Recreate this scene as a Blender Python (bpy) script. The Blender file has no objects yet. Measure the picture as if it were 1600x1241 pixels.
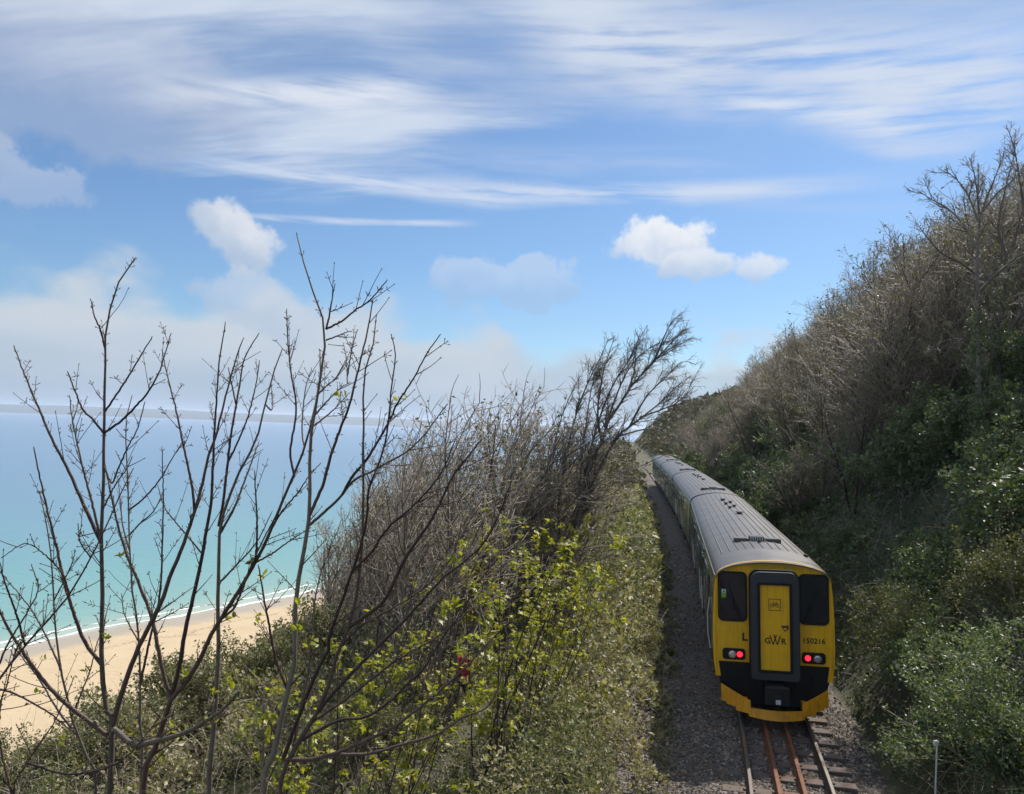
import bpy, math, random
import numpy as np
from mathutils import Matrix, Vector

R = math.radians
sc = bpy.context.scene
col = sc.collection
rng = np.random.default_rng(7)

# ------------------------------------------------------------------ camera
W_PX, H_PX, F_PX = 1600.0, 1241.0, 1200.0
EYE = np.array([0.0, 0.0, 6.6])
ROLL = R(2.1)
PITCH = math.atan((667 - 620.5) / F_PX)
_f = np.array([0, math.cos(PITCH), math.sin(PITCH)])
_u0 = np.array([0, -math.sin(PITCH), math.cos(PITCH)])
_r0 = np.array([1.0, 0, 0])
CR = _r0 * math.cos(ROLL) + _u0 * math.sin(ROLL)
CU = _u0 * math.cos(ROLL) - _r0 * math.sin(ROLL)
cam = bpy.data.cameras.new('camera')
cam.sensor_width = 36.0
cam.lens = F_PX / W_PX * 36.0
cam.clip_start = 0.05
cam.clip_end = 60000
camo = bpy.data.objects.new('camera', cam)
M = Matrix.Identity(4)
for i in range(3):
    M[i][0], M[i][1], M[i][2], M[i][3] = CR[i], CU[i], -_f[i], EYE[i]
camo.matrix_world = M
col.objects.link(camo)
sc.camera = camo


def ray(px, py):
    return _f + CR * (px - 800) / F_PX - CU * (py - 620.5) / F_PX


def at(px, py, D):
    """the point at world depth Y = D seen in that direction"""
    d = ray(px, py)
    return EYE + d * (D / d[1])


def azel(px, py):
    d = ray(px, py)
    d = d / np.linalg.norm(d)
    return math.atan2(d[0], d[1]), math.asin(d[2])


# ------------------------------------------------------------------ light
SUN_AZ, SUN_EL = R(39), R(50)          # azimuth measured from +Y towards +X
sun_dir = Vector((math.sin(SUN_AZ) * math.cos(SUN_EL), math.cos(SUN_AZ) * math.cos(SUN_EL), math.sin(SUN_EL)))
sl = bpy.data.lights.new('sun', 'SUN')
sl.energy = 5.0
sl.angle = R(0.53)
sl.color = (1.0, 0.95, 0.88)
so = bpy.data.objects.new('sun', sl)
so.rotation_euler = (-sun_dir).to_track_quat('-Z', 'Y').to_euler()
so.location = (30, 30, 60)
col.objects.link(so)

sc.view_settings.view_transform = 'Standard'
sc.view_settings.look = 'None'
EXPOSURE = 0.30
sc.view_settings.exposure = EXPOSURE
sc.view_settings.gamma = 1.0
sc.view_settings.use_curve_mapping = False
sc.cycles.max_bounces = 6
sc.cycles.transparent_max_bounces = 12
sc.cycles.volume_bounces = 1
sc.cycles.caustics_reflective = False
sc.cycles.caustics_refractive = False

world = bpy.data.worlds.new('World')
sc.world = world
world.use_nodes = True
wt = world.node_tree
wt.nodes.clear()
SKY_STRENGTH = 0.09
world.cycles.sampling_method = 'MANUAL'
world.cycles.sample_map_resolution = 512


class G:
    """tiny node-graph helper"""

    def __init__(self, tree):
        self.t = tree

    def node(self, typ, **kw):
        n = self.t.nodes.new(typ)
        for k, v in kw.items():
            setattr(n, k, v)
        return n

    def put(self, sock, v):
        if hasattr(v, 'links') or isinstance(v, bpy.types.NodeSocket):
            self.t.links.new(v, sock)
        else:
            if isinstance(v, tuple) and len(v) == 3 and sock.type == 'RGBA':
                v = (*v, 1)
            sock.default_value = v

    def m(self, op, a, b=0.0, c=0.0, clamp=False):
        n = self.node('ShaderNodeMath', operation=op)
        n.use_clamp = clamp
        self.put(n.inputs[0], a)
        self.put(n.inputs[1], b)
        self.put(n.inputs[2], c)
        return n.outputs[0]

    def ss(self, v, lo, hi, a=0.0, b=1.0):
        n = self.node('ShaderNodeMapRange', interpolation_type='SMOOTHSTEP')
        self.put(n.inputs[0], v)
        self.put(n.inputs[1], lo)
        self.put(n.inputs[2], hi)
        self.put(n.inputs[3], a)
        self.put(n.inputs[4], b)
        return n.outputs[0]

    def mix(self, fac, a, b, blend='MIX'):
        n = self.node('ShaderNodeMix', data_type='RGBA', blend_type=blend)
        self.put(n.inputs[0], fac)
        self.put(n.inputs[6], a)
        self.put(n.inputs[7], b)
        return n.outputs[2]

    def noise(self, vec, scale, detail=4.0, rough=0.55, dist=0.0, out=0, dim='3D'):
        n = self.node('ShaderNodeTexNoise', noise_dimensions=dim)
        if vec is not None:
            self.put(n.inputs['Vector'], vec)
        self.put(n.inputs['Scale'], scale)
        n.inputs['Detail'].default_value = detail
        n.inputs['Roughness'].default_value = rough
        n.inputs['Distortion'].default_value = dist
        return n.outputs[out]

    def vec(self, x, y, z):
        n = self.node('ShaderNodeCombineXYZ')
        self.put(n.inputs[0], x)
        self.put(n.inputs[1], y)
        self.put(n.inputs[2], z)
        return n.outputs[0]

    def ramp(self, fac, stops, interp='LINEAR'):
        n = self.node('ShaderNodeValToRGB')
        n.color_ramp.interpolation = interp
        e = n.color_ramp.elements
        while len(e) < len(stops):
            e.new(0.5)
        for i, (p, c) in enumerate(stops):
            e[i].position = p
            e[i].color = (*c, 1) if len(c) == 3 else c
        self.put(n.inputs[0], fac)
        return n.outputs[0]


def lin(r, g, b):
    f = lambda c: (c / 255 / 12.92) if c / 255 <= 0.04045 else ((c / 255 + 0.055) / 1.055) ** 2.4
    return (f(r), f(g), f(b))


g = G(wt)
sky = g.node('ShaderNodeTexSky', sky_type='NISHITA')
sky.sun_disc = False
sky.sun_elevation = SUN_EL
sky.sun_rotation = SUN_AZ
sky.altitude = 0
sky.air_density = 1.0
sky.dust_density = 0.6
sky.ozone_density = 1.6
tc = g.node('ShaderNodeTexCoord')
D3 = tc.outputs['Generated']
sx = g.node('ShaderNodeSeparateXYZ')
g.put(sx.inputs[0], D3)
X, Y, Z = sx.outputs
az = g.m('ARCTAN2', X, Y)
el = g.m('ARCSINE', Z)
skyc = g.mix(1.0, sky.outputs[0], (0.70, 0.90, 1.08), 'MULTIPLY')


def cl(c):
    return tuple(v / SKY_STRENGTH / 2 ** EXPOSURE for v in lin(*c))


# thin high cirrus, streaked along X on a plane high above
zz = g.m('ADD', g.m('MAXIMUM', Z, 0.0), 0.12)
pxx = g.m('DIVIDE', X, zz)
pyy = g.m('DIVIDE', Y, zz)
warp = g.noise(g.vec(g.m('MULTIPLY', pxx, 0.7), g.m('MULTIPLY', pyy, 1.1), 3.1), 1.0, 2.0, dim='2D')
pyw = g.m('ADD', pyy, g.m('ADD', g.m('MULTIPLY', g.m('SUBTRACT', warp, 0.5), 0.18), g.m('MULTIPLY', pxx, 0.10)))
ci1 = g.noise(g.vec(g.m('MULTIPLY', pxx, 0.55), g.m('MULTIPLY', pyw, 2.2), 0.3), 1.0, 5.0, 0.60, dim='2D')
ci2 = g.noise(g.vec(g.m('MULTIPLY', pxx, 1.6), g.m('MULTIPLY', pyw, 9.0), 5.3), 1.0, 4.0, 0.62, dim='2D')
ci3 = g.noise(g.vec(g.m('MULTIPLY', pxx, 0.45), g.m('MULTIPLY', pyy, 0.8), 8.3), 1.0, 1.0, 0.5, dim='2D')
cov = g.ss(g.m('ADD', el, g.m('MULTIPLY', g.m('SUBTRACT', ci3, 0.5), 0.32)), R(15), R(23))
thr = g.m('SUBTRACT', 0.70, g.m('MULTIPLY', cov, 0.44))
cmix = g.m('ADD', g.m('MULTIPLY', ci1, 0.80), g.m('MULTIPLY', ci2, 0.20))
cden = g.ss(cmix, thr, g.m('ADD', thr, 0.34))
cden = g.m('MULTIPLY', cden, 0.84)
cden = g.m('MULTIPLY', cden, g.ss(el, R(9), R(17)))
cir_col = g.mix(g.ss(cmix, 0.40, 0.66), cl((168, 187, 217)), cl((219, 228, 241)))
colr = g.mix(cden, skyc, cir_col)


NS = g.noise(g.vec(g.m('MULTIPLY', az, 5.0), g.m('MULTIPLY', el, 9.0), 1.7), 1.0, 2.0, dim='2D')
NF = g.noise(g.vec(g.m('MULTIPLY', az, 5.0), g.m('MULTIPLY', g.m('ADD', el, g.m('MULTIPLY', az, 0.03)), 55.0), 4.2), 1.0, 5.0, 0.6, dim='2D')


def streak(c, p0, p1, half, strength, tint, wob=0.5, fade=0.35):
    """a drawn-out wisp between two directions of the sky"""
    a0, e0 = azel(*p0)
    a1, e1 = azel(*p1)
    L = math.hypot(a1 - a0, e1 - e0)
    ux, uy = (a1 - a0) / L, (e1 - e0) / L
    dx = g.m('SUBTRACT', az, (a0 + a1) / 2)
    dy = g.m('SUBTRACT', el, (e0 + e1) / 2)
    s = g.m('ADD', g.m('MULTIPLY', dx, ux), g.m('MULTIPLY', dy, uy))
    t = g.m('SUBTRACT', g.m('MULTIPLY', dy, ux), g.m('MULTIPLY', dx, uy))
    n1, n2 = NS, NF
    t = g.m('ADD', t, g.m('MULTIPLY', g.m('SUBTRACT', n1, 0.5), half * 2.4 * wob))
    ta = g.m('ABSOLUTE', t)
    w = g.m('MULTIPLY', g.m('ADD', n1, 0.35), half)
    prof = g.ss(ta, 0.0, g.m('MULTIPLY', w, 1.7), 1.0, 0.0)
    ends = g.ss(g.m('ABSOLUTE', s), L / 2 * (1 - fade), L / 2, 1.0, 0.0)
    d = g.m('MULTIPLY', g.m('MULTIPLY', prof, ends), g.m('MULTIPLY', g.ss(n2, 0.22, 0.62), strength))
    return g.mix(d, c, cl(tint))


colr = streak(colr, (120, 222), (1480, 272), 0.015, 0.95, (208, 220, 240), 0.3, 0.5)
colr = streak(colr, (420, 214), (1250, 246), 0.022, 0.35, (190, 206, 234), 0.6, 0.5)
colr = streak(colr, (760, 20), (1760, 110), 0.060, 0.85, (216, 224, 238), 0.5, 0.4)
colr = streak(colr, (560, 105), (1500, 150), 0.030, 0.25, (204, 214, 234), 0.6, 0.5)
colr = streak(colr, (150, 140), (720, 130), 0.020, 0.85, (226, 232, 243), 0.35, 0.5)
colr = streak(colr, (1090, 150), (1500, 190), 0.014, 0.75, (222, 230, 243), 0.5, 0.5)
colr = streak(colr, (1300, 218), (1560, 236), 0.012, 0.4, (205, 216, 238), 0.5, 0.5)
colr = streak(colr, (300, 332), (770, 349), 0.0050, 0.75, (214, 222, 240), 0.2, 0.5)
colr = streak(colr, (1050, 312), (1500, 328), 0.010, 0.22, (190, 205, 235), 0.4, 0.6)

# low bank of soft cloud over the bay, thinning to the right
bn = g.noise(g.vec(g.m('MULTIPLY', az, 1.0), g.m('MULTIPLY', el, 1.6), 3.3), 7.0, 4.0, 0.5, dim='2D')
bn2 = g.noise(g.vec(g.m('MULTIPLY', az, 3.0), g.m('MULTIPLY', el, 9.0), 2.0), 1.0, 2.0, 0.55, dim='2D')
top = g.ss(az, R(-26), R(34), R(8.8), R(4.6))
top = g.m('ADD', top, g.m('MULTIPLY', g.m('SUBTRACT', bn, 0.5), R(11)))
bank = g.ss(g.m('SUBTRACT', top, el), R(-1.0), R(2.2))
bank = g.m('MULTIPLY', bank, g.ss(bn2, 0.18, 0.62, 0.62, 0.97))
bank_hue = g.ss(g.m('ADD', el, g.m('MULTIPLY', g.m('SUBTRACT', bn2, 0.5), R(9))), R(0.5), R(7.5))
bank_col = g.mix(bank_hue, cl((168, 186, 208)), cl((202, 211, 221)))
colr = g.mix(bank, colr, bank_col)


NP = g.noise(g.vec(az, el, 2.2), 22.0, 5.0, 0.58, dim='2D')
NB = g.noise(g.vec(az, el, 6.1), 9.0, 2.0, 0.5, dim='2D')


def puff(c, px, py, rx, ry, strength, white, shade, seed, ragged=1.0, tilt=0.0):
    a0, e0 = azel(px, py)
    dx = g.m('SUBTRACT', az, a0)
    dy = g.m('SUBTRACT', el, e0)
    ca, sa = math.cos(tilt), math.sin(tilt)
    ex = g.m('DIVIDE', g.m('ADD', g.m('MULTIPLY', dx, ca), g.m('MULTIPLY', dy, sa)), rx / F_PX)
    ey = g.m('DIVIDE', g.m('SUBTRACT', g.m('MULTIPLY', dy, ca), g.m('MULTIPLY', dx, sa)), ry / F_PX)
    n, nb = NP, NB
    r2 = g.m('SQRT', g.m('ADD', g.m('MULTIPLY', ex, ex), g.m('MULTIPLY', ey, ey)))
    r2 = g.m('ADD', r2, g.m('ADD', g.m('MULTIPLY', g.m('SUBTRACT', n, 0.5), 1.5 * ragged), g.m('MULTIPLY', g.m('SUBTRACT', nb, 0.5), 1.0 * ragged)))
    d = g.m('MULTIPLY', g.ss(r2, 0.66, 1.02, 1.0, 0.0), strength)
    hue = g.ss(g.m('ADD', ey, g.m('MULTIPLY', g.m('SUBTRACT', n, 0.5), 1.6)), -0.8, 0.75)
    return g.mix(d, c, g.mix(hue, cl(shade), cl(white)))


colr = puff(colr, 362, 364, 68, 46, 0.92, (226, 230, 237), (178, 196, 220), 1.3, 0.8, -0.45)
colr = puff(colr, 400, 478, 92, 46, 0.55, (208, 215, 226), (180, 196, 218), 2.1, 1.0, -0.3)
colr = puff(colr, 770, 438, 125, 40, 0.55, (202, 216, 236), (165, 192, 226), 3.7, 1.3)
colr = puff(colr, 1030, 388, 84, 50, 0.97, (240, 243, 248), (184, 203, 229), 4.9, 0.95)
colr = puff(colr, 1085, 415, 80, 26, 0.90, (226, 233, 243), (182, 203, 230), 5.6, 1.0)
colr = puff(colr, 1190, 420, 48, 28, 0.85, (226, 233, 243), (180, 202, 230), 6.4, 1.1)
colr = puff(colr, 20, 270, 85, 50, 0.55, (196, 206, 226), (172, 188, 218), 7.2, 1.2)
colr = puff(colr, 70, 120, 300, 110, 0.50, (188, 198, 220), (165, 180, 208), 8.8, 0.55)
bg = g.node('ShaderNodeBackground')
g.put(bg.inputs[0], colr)
bg.inputs[1].default_value = SKY_STRENGTH
wo = g.node('ShaderNodeOutputWorld')
wt.links.new(bg.outputs[0], wo.inputs[0])

# ------------------------------------------------------------------ materials


def material(name):
    m = bpy.data.materials.new(name)
    m.use_nodes = True
    t = m.node_tree
    t.nodes.clear()
    gg = G(t)
    out = gg.node('ShaderNodeOutputMaterial')
    return m, gg, out


def pbr(name, base, rough=0.6, metal=0.0, spec=0.5, var=0.15, nscale=8.0, bump=0.0, bscale=40.0, dirt=None, dirt_amt=0.0, emit=None, coat=0.0, streaks=0.0):
    m, gg, out = material(name)
    p = gg.node('ShaderNodeBsdfPrincipled')
    tcn = gg.node('ShaderNodeTexCoord')
    n = gg.noise(tcn.outputs['Object'], nscale, 5.0, 0.6)
    c = gg.mix(n, tuple(b * (1 - var) for b in base), tuple(min(1, b * (1 + var)) for b in base))
    if dirt:
        dn = gg.noise(tcn.outputs['Object'], nscale * 0.6, 7.0, 0.7)
        c = gg.mix(gg.m('MULTIPLY', gg.ss(dn, 0.42, 0.72), dirt_amt), c, dirt)
    if streaks:
        mp = gg.node('ShaderNodeMapping')
        mp.inputs['Scale'].default_value = (9.0, 2.0, 0.7)
        gg.put(mp.inputs[0], tcn.outputs['Object'])
        sn = gg.noise(mp.outputs[0], 2.0, 6.0, 0.7)
        c = gg.mix(gg.m('MULTIPLY', gg.ss(sn, 0.45, 0.75), streaks), c, tuple(v * 0.35 for v in base))
    gg.put(p.inputs['Base Color'], c)
    gg.put(p.inputs['Roughness'], gg.ss(n, 0.2, 0.8, max(0.02, rough - 0.08), min(1, rough + 0.08)))
    p.inputs['Metallic'].default_value = metal
    p.inputs['Specular IOR Level'].default_value = spec
    p.inputs['Coat Weight'].default_value = coat
    if emit:
        gg.put(p.inputs['Emission Color'], emit[0])
        p.inputs['Emission Strength'].default_value = emit[1]
    if bump:
        b = gg.node('ShaderNodeBump')
        b.inputs['Strength'].default_value = bump
        b.inputs['Distance'].default_value = 0.02
        gg.put(b.inputs['Height'], gg.noise(tcn.outputs['Object'], bscale, 5.0, 0.6))
        m.node_tree.links.new(b.outputs[0], p.inputs['Normal'])
    m.node_tree.links.new(p.outputs[0], out.inputs[0])
    return m


def leafmat(name, stops, rough=0.42, trans=0.35, spec=0.5, tint=(1.25, 1.35, 0.55)):
    m, gg, out = material(name)
    a = gg.node('ShaderNodeAttribute', attribute_name='var')
    c = gg.ramp(a.outputs['Fac'], stops)
    p = gg.node('ShaderNodeBsdfPrincipled')
    gg.put(p.inputs['Base Color'], c)
    p.inputs['Roughness'].default_value = rough
    p.inputs['Specular IOR Level'].default_value = spec
    tr = gg.node('ShaderNodeBsdfTranslucent')
    gg.put(tr.inputs[0], gg.mix(1.0, c, tint, 'MULTIPLY'))
    mx = gg.node('ShaderNodeMixShader')
    mx.inputs[0].default_value = trans
    m.node_tree.links.new(p.outputs[0], mx.inputs[1])
    m.node_tree.links.new(tr.outputs[0], mx.inputs[2])
    m.node_tree.links.new(mx.outputs[0], out.inputs[0])
    return m


def barkmat(name, stops, rough=0.75, scale=14.0):
    m, gg, out = material(name)
    p = gg.node('ShaderNodeBsdfPrincipled')
    ge = gg.node('ShaderNodeNewGeometry')
    a = gg.node('ShaderNodeAttribute', attribute_name='var')
    n = gg.noise(ge.outputs['Position'], scale, 5.0, 0.65)
    gg.put(p.inputs['Base Color'], gg.ramp(gg.m('ADD', gg.m('MULTIPLY', n, 0.55), gg.m('MULTIPLY', a.outputs['Fac'], 0.5)), stops))
    p.inputs['Roughness'].default_value = rough
    p.inputs['Specular IOR Level'].default_value = 0.35
    b = gg.node('ShaderNodeBump')
    b.inputs['Strength'].default_value = 0.5
    b.inputs['Distance'].default_value = 0.01
    gg.put(b.inputs['Height'], gg.noise(ge.outputs['Position'], scale * 5, 4.0, 0.6))
    m.node_tree.links.new(b.outputs[0], p.inputs['Normal'])
    m.node_tree.links.new(p.outputs[0], out.inputs[0])
    return m


MAT = {}
MAT['bark_dark'] = barkmat('bark_dark', [(0.2, (0.030, 0.018, 0.017)), (0.55, (0.082, 0.046, 0.040)), (0.9, (0.15, 0.115, 0.085))], 0.55, 20)
MAT['bark_pale'] = barkmat('bark_pale', [(0.2, (0.07, 0.055, 0.042)), (0.5, (0.15, 0.125, 0.095)), (0.9, (0.30, 0.27, 0.21))], 0.75, 14)
MAT['bark_grey'] = barkmat('bark_grey', [(0.2, (0.065, 0.054, 0.044)), (0.5, (0.145, 0.122, 0.10)), (0.9, (0.28, 0.245, 0.20))], 0.75, 6)
MAT['twig_brown'] = barkmat('twig_brown', [(0.2, (0.15, 0.122, 0.09)), (0.5, (0.285, 0.235, 0.175)), (0.9, (0.44, 0.375, 0.29))], 0.6, 3)
MAT['cane'] = barkmat('dry_cane', [(0.2, (0.14, 0.10, 0.075)), (0.5, (0.30, 0.235, 0.17)), (0.9, (0.46, 0.38, 0.29))], 0.6, 3)
MAT['bud'] = pbr('bud', (0.16, 0.13, 0.05), 0.5)
MAT['leaf_spring'] = leafmat('leaf_spring', [(0, (0.17, 0.19, 0.02)), (0.5, (0.31, 0.31, 0.03)), (0.85, (0.42, 0.37, 0.04)), (1, (0.30, 0.16, 0.03))], 0.45, 0.45)
MAT['leaf_bramble'] = leafmat('leaf_bramble', [(0, (0.05, 0.065, 0.025)), (0.35, (0.145, 0.155, 0.07)), (0.62, (0.26, 0.245, 0.135)), (0.82, (0.34, 0.28, 0.18)), (1, (0.47, 0.42, 0.29))], 0.46, 0.30, 0.3)
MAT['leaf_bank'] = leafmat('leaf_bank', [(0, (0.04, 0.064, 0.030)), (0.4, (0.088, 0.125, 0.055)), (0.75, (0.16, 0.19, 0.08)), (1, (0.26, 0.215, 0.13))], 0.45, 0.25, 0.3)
MAT['leaf_shrub'] = leafmat('leaf_shrub', [(0, (0.055, 0.08, 0.036)), (0.5, (0.14, 0.175, 0.08)), (0.85, (0.25, 0.28, 0.145)), (1, (0.36, 0.36, 0.22))], 0.44, 0.30, 0.32)
MAT['leaf_gorse'] = leafmat('leaf_gorse', [(0, (0.06, 0.07, 0.022)), (0.5, (0.145, 0.145, 0.055)), (0.85, (0.215, 0.20, 0.085)), (1, (0.29, 0.24, 0.13))], 0.5, 0.25, 0.3)
MAT['leaf_far'] = leafmat('leaf_far', [(0, (0.05, 0.055, 0.02)), (0.5, (0.095, 0.095, 0.035)), (0.85, (0.14, 0.115, 0.055)), (1, (0.16, 0.085, 0.06))], 0.6, 0.15)
MAT['roof'] = pbr('roof_paint', (0.105, 0.094, 0.087), 0.46, 0.0, 0.5, 0.18, 1.3, 0.1, 20, (0.075, 0.058, 0.045), 0.55, streaks=0.25)
MAT['green'] = pbr('carriage_green', (0.012, 0.030, 0.024), 0.22, 0.0, 0.5, 0.2, 2.0, 0, 40, (0.05, 0.045, 0.035), 0.25, None, 0.3)
MAT['yellow'] = pbr('warning_yellow', (0.95, 0.52, 0.010), 0.38, 0, 0.5, 0.05, 3.0, 0, 40, (0.42, 0.25, 0.04), 0.22, streaks=0.45)
MAT['orange'] = pbr('plough_yellow', (0.92, 0.40, 0.010), 0.45, 0, 0.5, 0.1, 3.0, 0, 40, (0.24, 0.12, 0.03), 0.5, streaks=0.5)
MAT['black'] = pbr('black_rubber', (0.006, 0.006, 0.008), 0.55, 0, 0.4, 0.3, 6)
MAT['gang'] = pbr('gangway_grey', (0.036, 0.043, 0.052), 0.5, 0, 0.5, 0.2, 3.0, 0, 40, (0.03, 0.028, 0.026), 0.5)
MAT['glass'] = pbr('dark_glass', (0.010, 0.014, 0.024), 0.05, 0, 0.6, 0.1, 2)
MAT['steel'] = pbr('rail_steel', (0.34, 0.32, 0.30), 0.32, 0.8, 0.5, 0.2, 9)
MAT['rust'] = pbr('rust', (0.20, 0.088, 0.046), 0.8, 0, 0.3, 0.35, 9, 0.3, 60, (0.09, 0.05, 0.032), 0.7)
MAT['railside'] = pbr('rail_side_rust', (0.085, 0.052, 0.035), 0.85, 0, 0.3, 0.3, 9, 0.3, 60)
MAT['sleeper'] = pbr('sleeper_timber', (0.13, 0.11, 0.095), 0.85, 0, 0.2, 0.35, 5, 0.5, 30, (0.20, 0.09, 0.04), 0.6)
MAT['underframe'] = pbr('underframe_black', (0.025, 0.023, 0.022), 0.7, 0, 0.3, 0.3, 4)
MAT['white_metal'] = pbr('white_metal', (0.62, 0.62, 0.60), 0.4, 0, 0.5, 0.1, 5)
MAT['ink'] = pbr('black_lettering', (0.015, 0.013, 0.012), 0.45)
MAT['maroon'] = pbr('maroon_lettering', (0.10, 0.02, 0.02), 0.45)
MAT['tail_red'] = pbr('tail_lamp_lit', (0.6, 0.02, 0.03), 0.3, emit=((1.0, 0.015, 0.035, 1), 2.2))
MAT['lens'] = pbr('lamp_lens', (0.75, 0.75, 0.78), 0.12, 0.6, 0.6)
MAT['chrome'] = pbr('lamp_rim', (0.5, 0.5, 0.5), 0.25, 0.9, 0.5)
MAT['sticker_green'] = pbr('sticker_green', (0.20, 0.42, 0.04), 0.5)
MAT['sticker_white'] = pbr('sticker_white', (0.75, 0.75, 0.70), 0.5)

# ------------------------------------------------------------------ mesh helpers


def mesh_np(name, V, faces, var=None, smooth=False):
    """faces: list of (M,k) int arrays"""
    me = bpy.data.meshes.new(name)
    V = np.asarray(V, dtype=np.float32)
    me.vertices.add(len(V))
    me.vertices.foreach_set('co', V.ravel())
    faces = [np.asarray(f, dtype=np.int32) for f in faces if len(f)]
    tot = np.concatenate([np.full(len(f), f.shape[1], dtype=np.int32) for f in faces])
    idx = np.concatenate([f.ravel() for f in faces])
    start = np.concatenate([[0], np.cumsum(tot)[:-1]]).astype(np.int32)
    me.loops.add(len(idx))
    me.loops.foreach_set('vertex_index', idx)
    me.polygons.add(len(tot))
    me.polygons.foreach_set('loop_start', start)
    try:
        me.polygons.foreach_set('loop_total', tot)
    except Exception:
        pass
    me.polygons.foreach_set('use_smooth', np.full(len(tot), smooth, dtype=bool))
    if var is not None:
        at_ = me.attributes.new('var', 'FLOAT', 'FACE')
        at_.data.foreach_set('value', np.asarray(var, dtype=np.float32))
    me.update(calc_edges=True)
    me.validate()
    return me


class MB:
    """collects shapes; build() links them as one mesh object"""

    def __init__(self):
        self.v, self.f, self.n = [], [], 0
        self.var = []

    def add(self, V, F, var=None):
        V = np.asarray(V, dtype=float).reshape(-1, 3)
        fs = F if isinstance(F, list) and len(F) and isinstance(F[0], np.ndarray) else None
        if fs is None:
            by = {}
            for q in F:
                by.setdefault(len(q), []).append(q)
            fs = [np.array(x, dtype=np.int32) for x in by.values()]
        for a in fs:
            if len(a):
                self.f.append(a + self.n)
                self.var.append(np.full(len(a), 0.5) if var is None else np.broadcast_to(var, (len(a),)))
        self.v.append(V)
        self.n += len(V)
        return self

    def box(self, x0, x1, y0, y1, z0, z1, var=None):
        V = [(x0, y0, z0), (x1, y0, z0), (x1, y1, z0), (x0, y1, z0), (x0, y0, z1), (x1, y0, z1), (x1, y1, z1), (x0, y1, z1)]
        return self.add(V, [(0, 3, 2, 1), (4, 5, 6, 7), (0, 1, 5, 4), (1, 2, 6, 5), (2, 3, 7, 6), (3, 0, 4, 7)], var)

    def bevbox(self, x0, x1, y0, y1, z0, z1, b):
        """box with chamfered vertical and top edges"""
        def ring(ins, z):
            c = b
            a0, a1, b0, b1 = x0 + ins, x1 - ins, y0 + ins, y1 - ins
            return [(a0 + c, b0, z), (a1 - c, b0, z), (a1, b0 + c, z), (a1, b1 - c, z), (a1 - c, b1, z), (a0 + c, b1, z), (a0, b1 - c, z), (a0, b0 + c, z)]
        V = ring(0, z0) + ring(0, z1 - b) + ring(b, z1)
        F = [tuple(range(7, -1, -1)), tuple(range(16, 24))]
        for k in (0, 8):
            for i in range(8):
                j = (i + 1) % 8
                F.append((k + i, k + j, k + 8 + j, k + 8 + i))
        return self.add(V, F)

    def prism_y(self, pts, y0, y1):
        """closed outline in XZ (counter-clockwise seen from -Y) pushed along Y"""
        n = len(pts)
        V = [(x, y0, z) for x, z in pts] + [(x, y1, z) for x, z in pts]
        F = [tuple(range(n)), tuple(range(2 * n - 1, n - 1, -1))]
        for i in range(n):
            j = (i + 1) % n
            F.append((i, n + i, n + j, j))
        return self.add(V, F)

    def frame_y(self, outer, inner, y0, y1):
        n = len(outer)
        V = [(x, y0, z) for x, z in outer] + [(x, y0, z) for x, z in inner] + [(x, y1, z) for x, z in outer] + [(x, y1, z) for x, z in inner]
        F = []
        for i in range(n):
            j = (i + 1) % n
            F += [(i, j, n + j, n + i), (2 * n + i, 3 * n + i, 3 * n + j, 2 * n + j), (i, 2 * n + i, 2 * n + j, j), (n + i, n + j, 3 * n + j, 3 * n + i)]
        return self.add(V, F)

    def cyl(self, c, axis, r, h, n=16, r2=None):
        c = np.array(c, float)
        a = np.array(axis, float)
        a /= np.linalg.norm(a)
        t = np.array([0, 0, 1.0]) if abs(a[2]) < 0.9 else np.array([1.0, 0, 0])
        e1 = np.cross(a, t)
        e1 /= np.linalg.norm(e1)
        e2 = np.cross(a, e1)
        r2 = r if r2 is None else r2
        th = np.linspace(0, 2 * np.pi, n, endpoint=False)
        cs = np.cos(th)[:, None] * e1 + np.sin(th)[:, None] * e2
        V = np.vstack([c + cs * r, c + a * h + cs * r2])
        F = [tuple(range(n - 1, -1, -1)), tuple(range(n, 2 * n))] + [(i, (i + 1) % n, n + (i + 1) % n, n + i) for i in range(n)]
        return self.add(V, F)

    def pipe(self, pts, r, n=8):
        B = branches([np.array(pts, float)], [np.full(len(pts), r)], len(pts), False)
        V, F, _ = tubes(B, n)
        return self.add(V, F)

    def build(self, name, mat, parent=None, loc=None, smooth=False, flip=False):
        me = mesh_np(name, np.vstack(self.v), self.f, np.concatenate(self.var), smooth)
        return link(name, me, mat, parent, loc)


def link(name, me, mat, parent=None, loc=None):
    if mat is not None:
        me.materials.clear()
        me.materials.append(MAT[mat] if isinstance(mat, str) else mat)
    o = bpy.data.objects.new(name, me)
    col.objects.link(o)
    if parent is not None:
        o.parent = parent
    if loc is not None:
        o.location = loc
    return o


def tag(o, label=None, cat=None, group=None, kind=None):
    for k, v in (('label', label), ('category', cat), ('group', group), ('kind', kind)):
        if v:
            o[k] = v
    return o


def thing(name, label, cat, loc=(0, 0, 0), group=None):
    o = bpy.data.objects.new(name, None)
    o.empty_display_size = 0.2
    col.objects.link(o)
    o.location = loc
    return tag(o, label, cat, group)


def copy_tree(o, parent=None):
    c = o.copy()
    col.objects.link(c)
    c.parent = parent
    for ch in o.children:
        copy_tree(ch, c)
    return c


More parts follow.
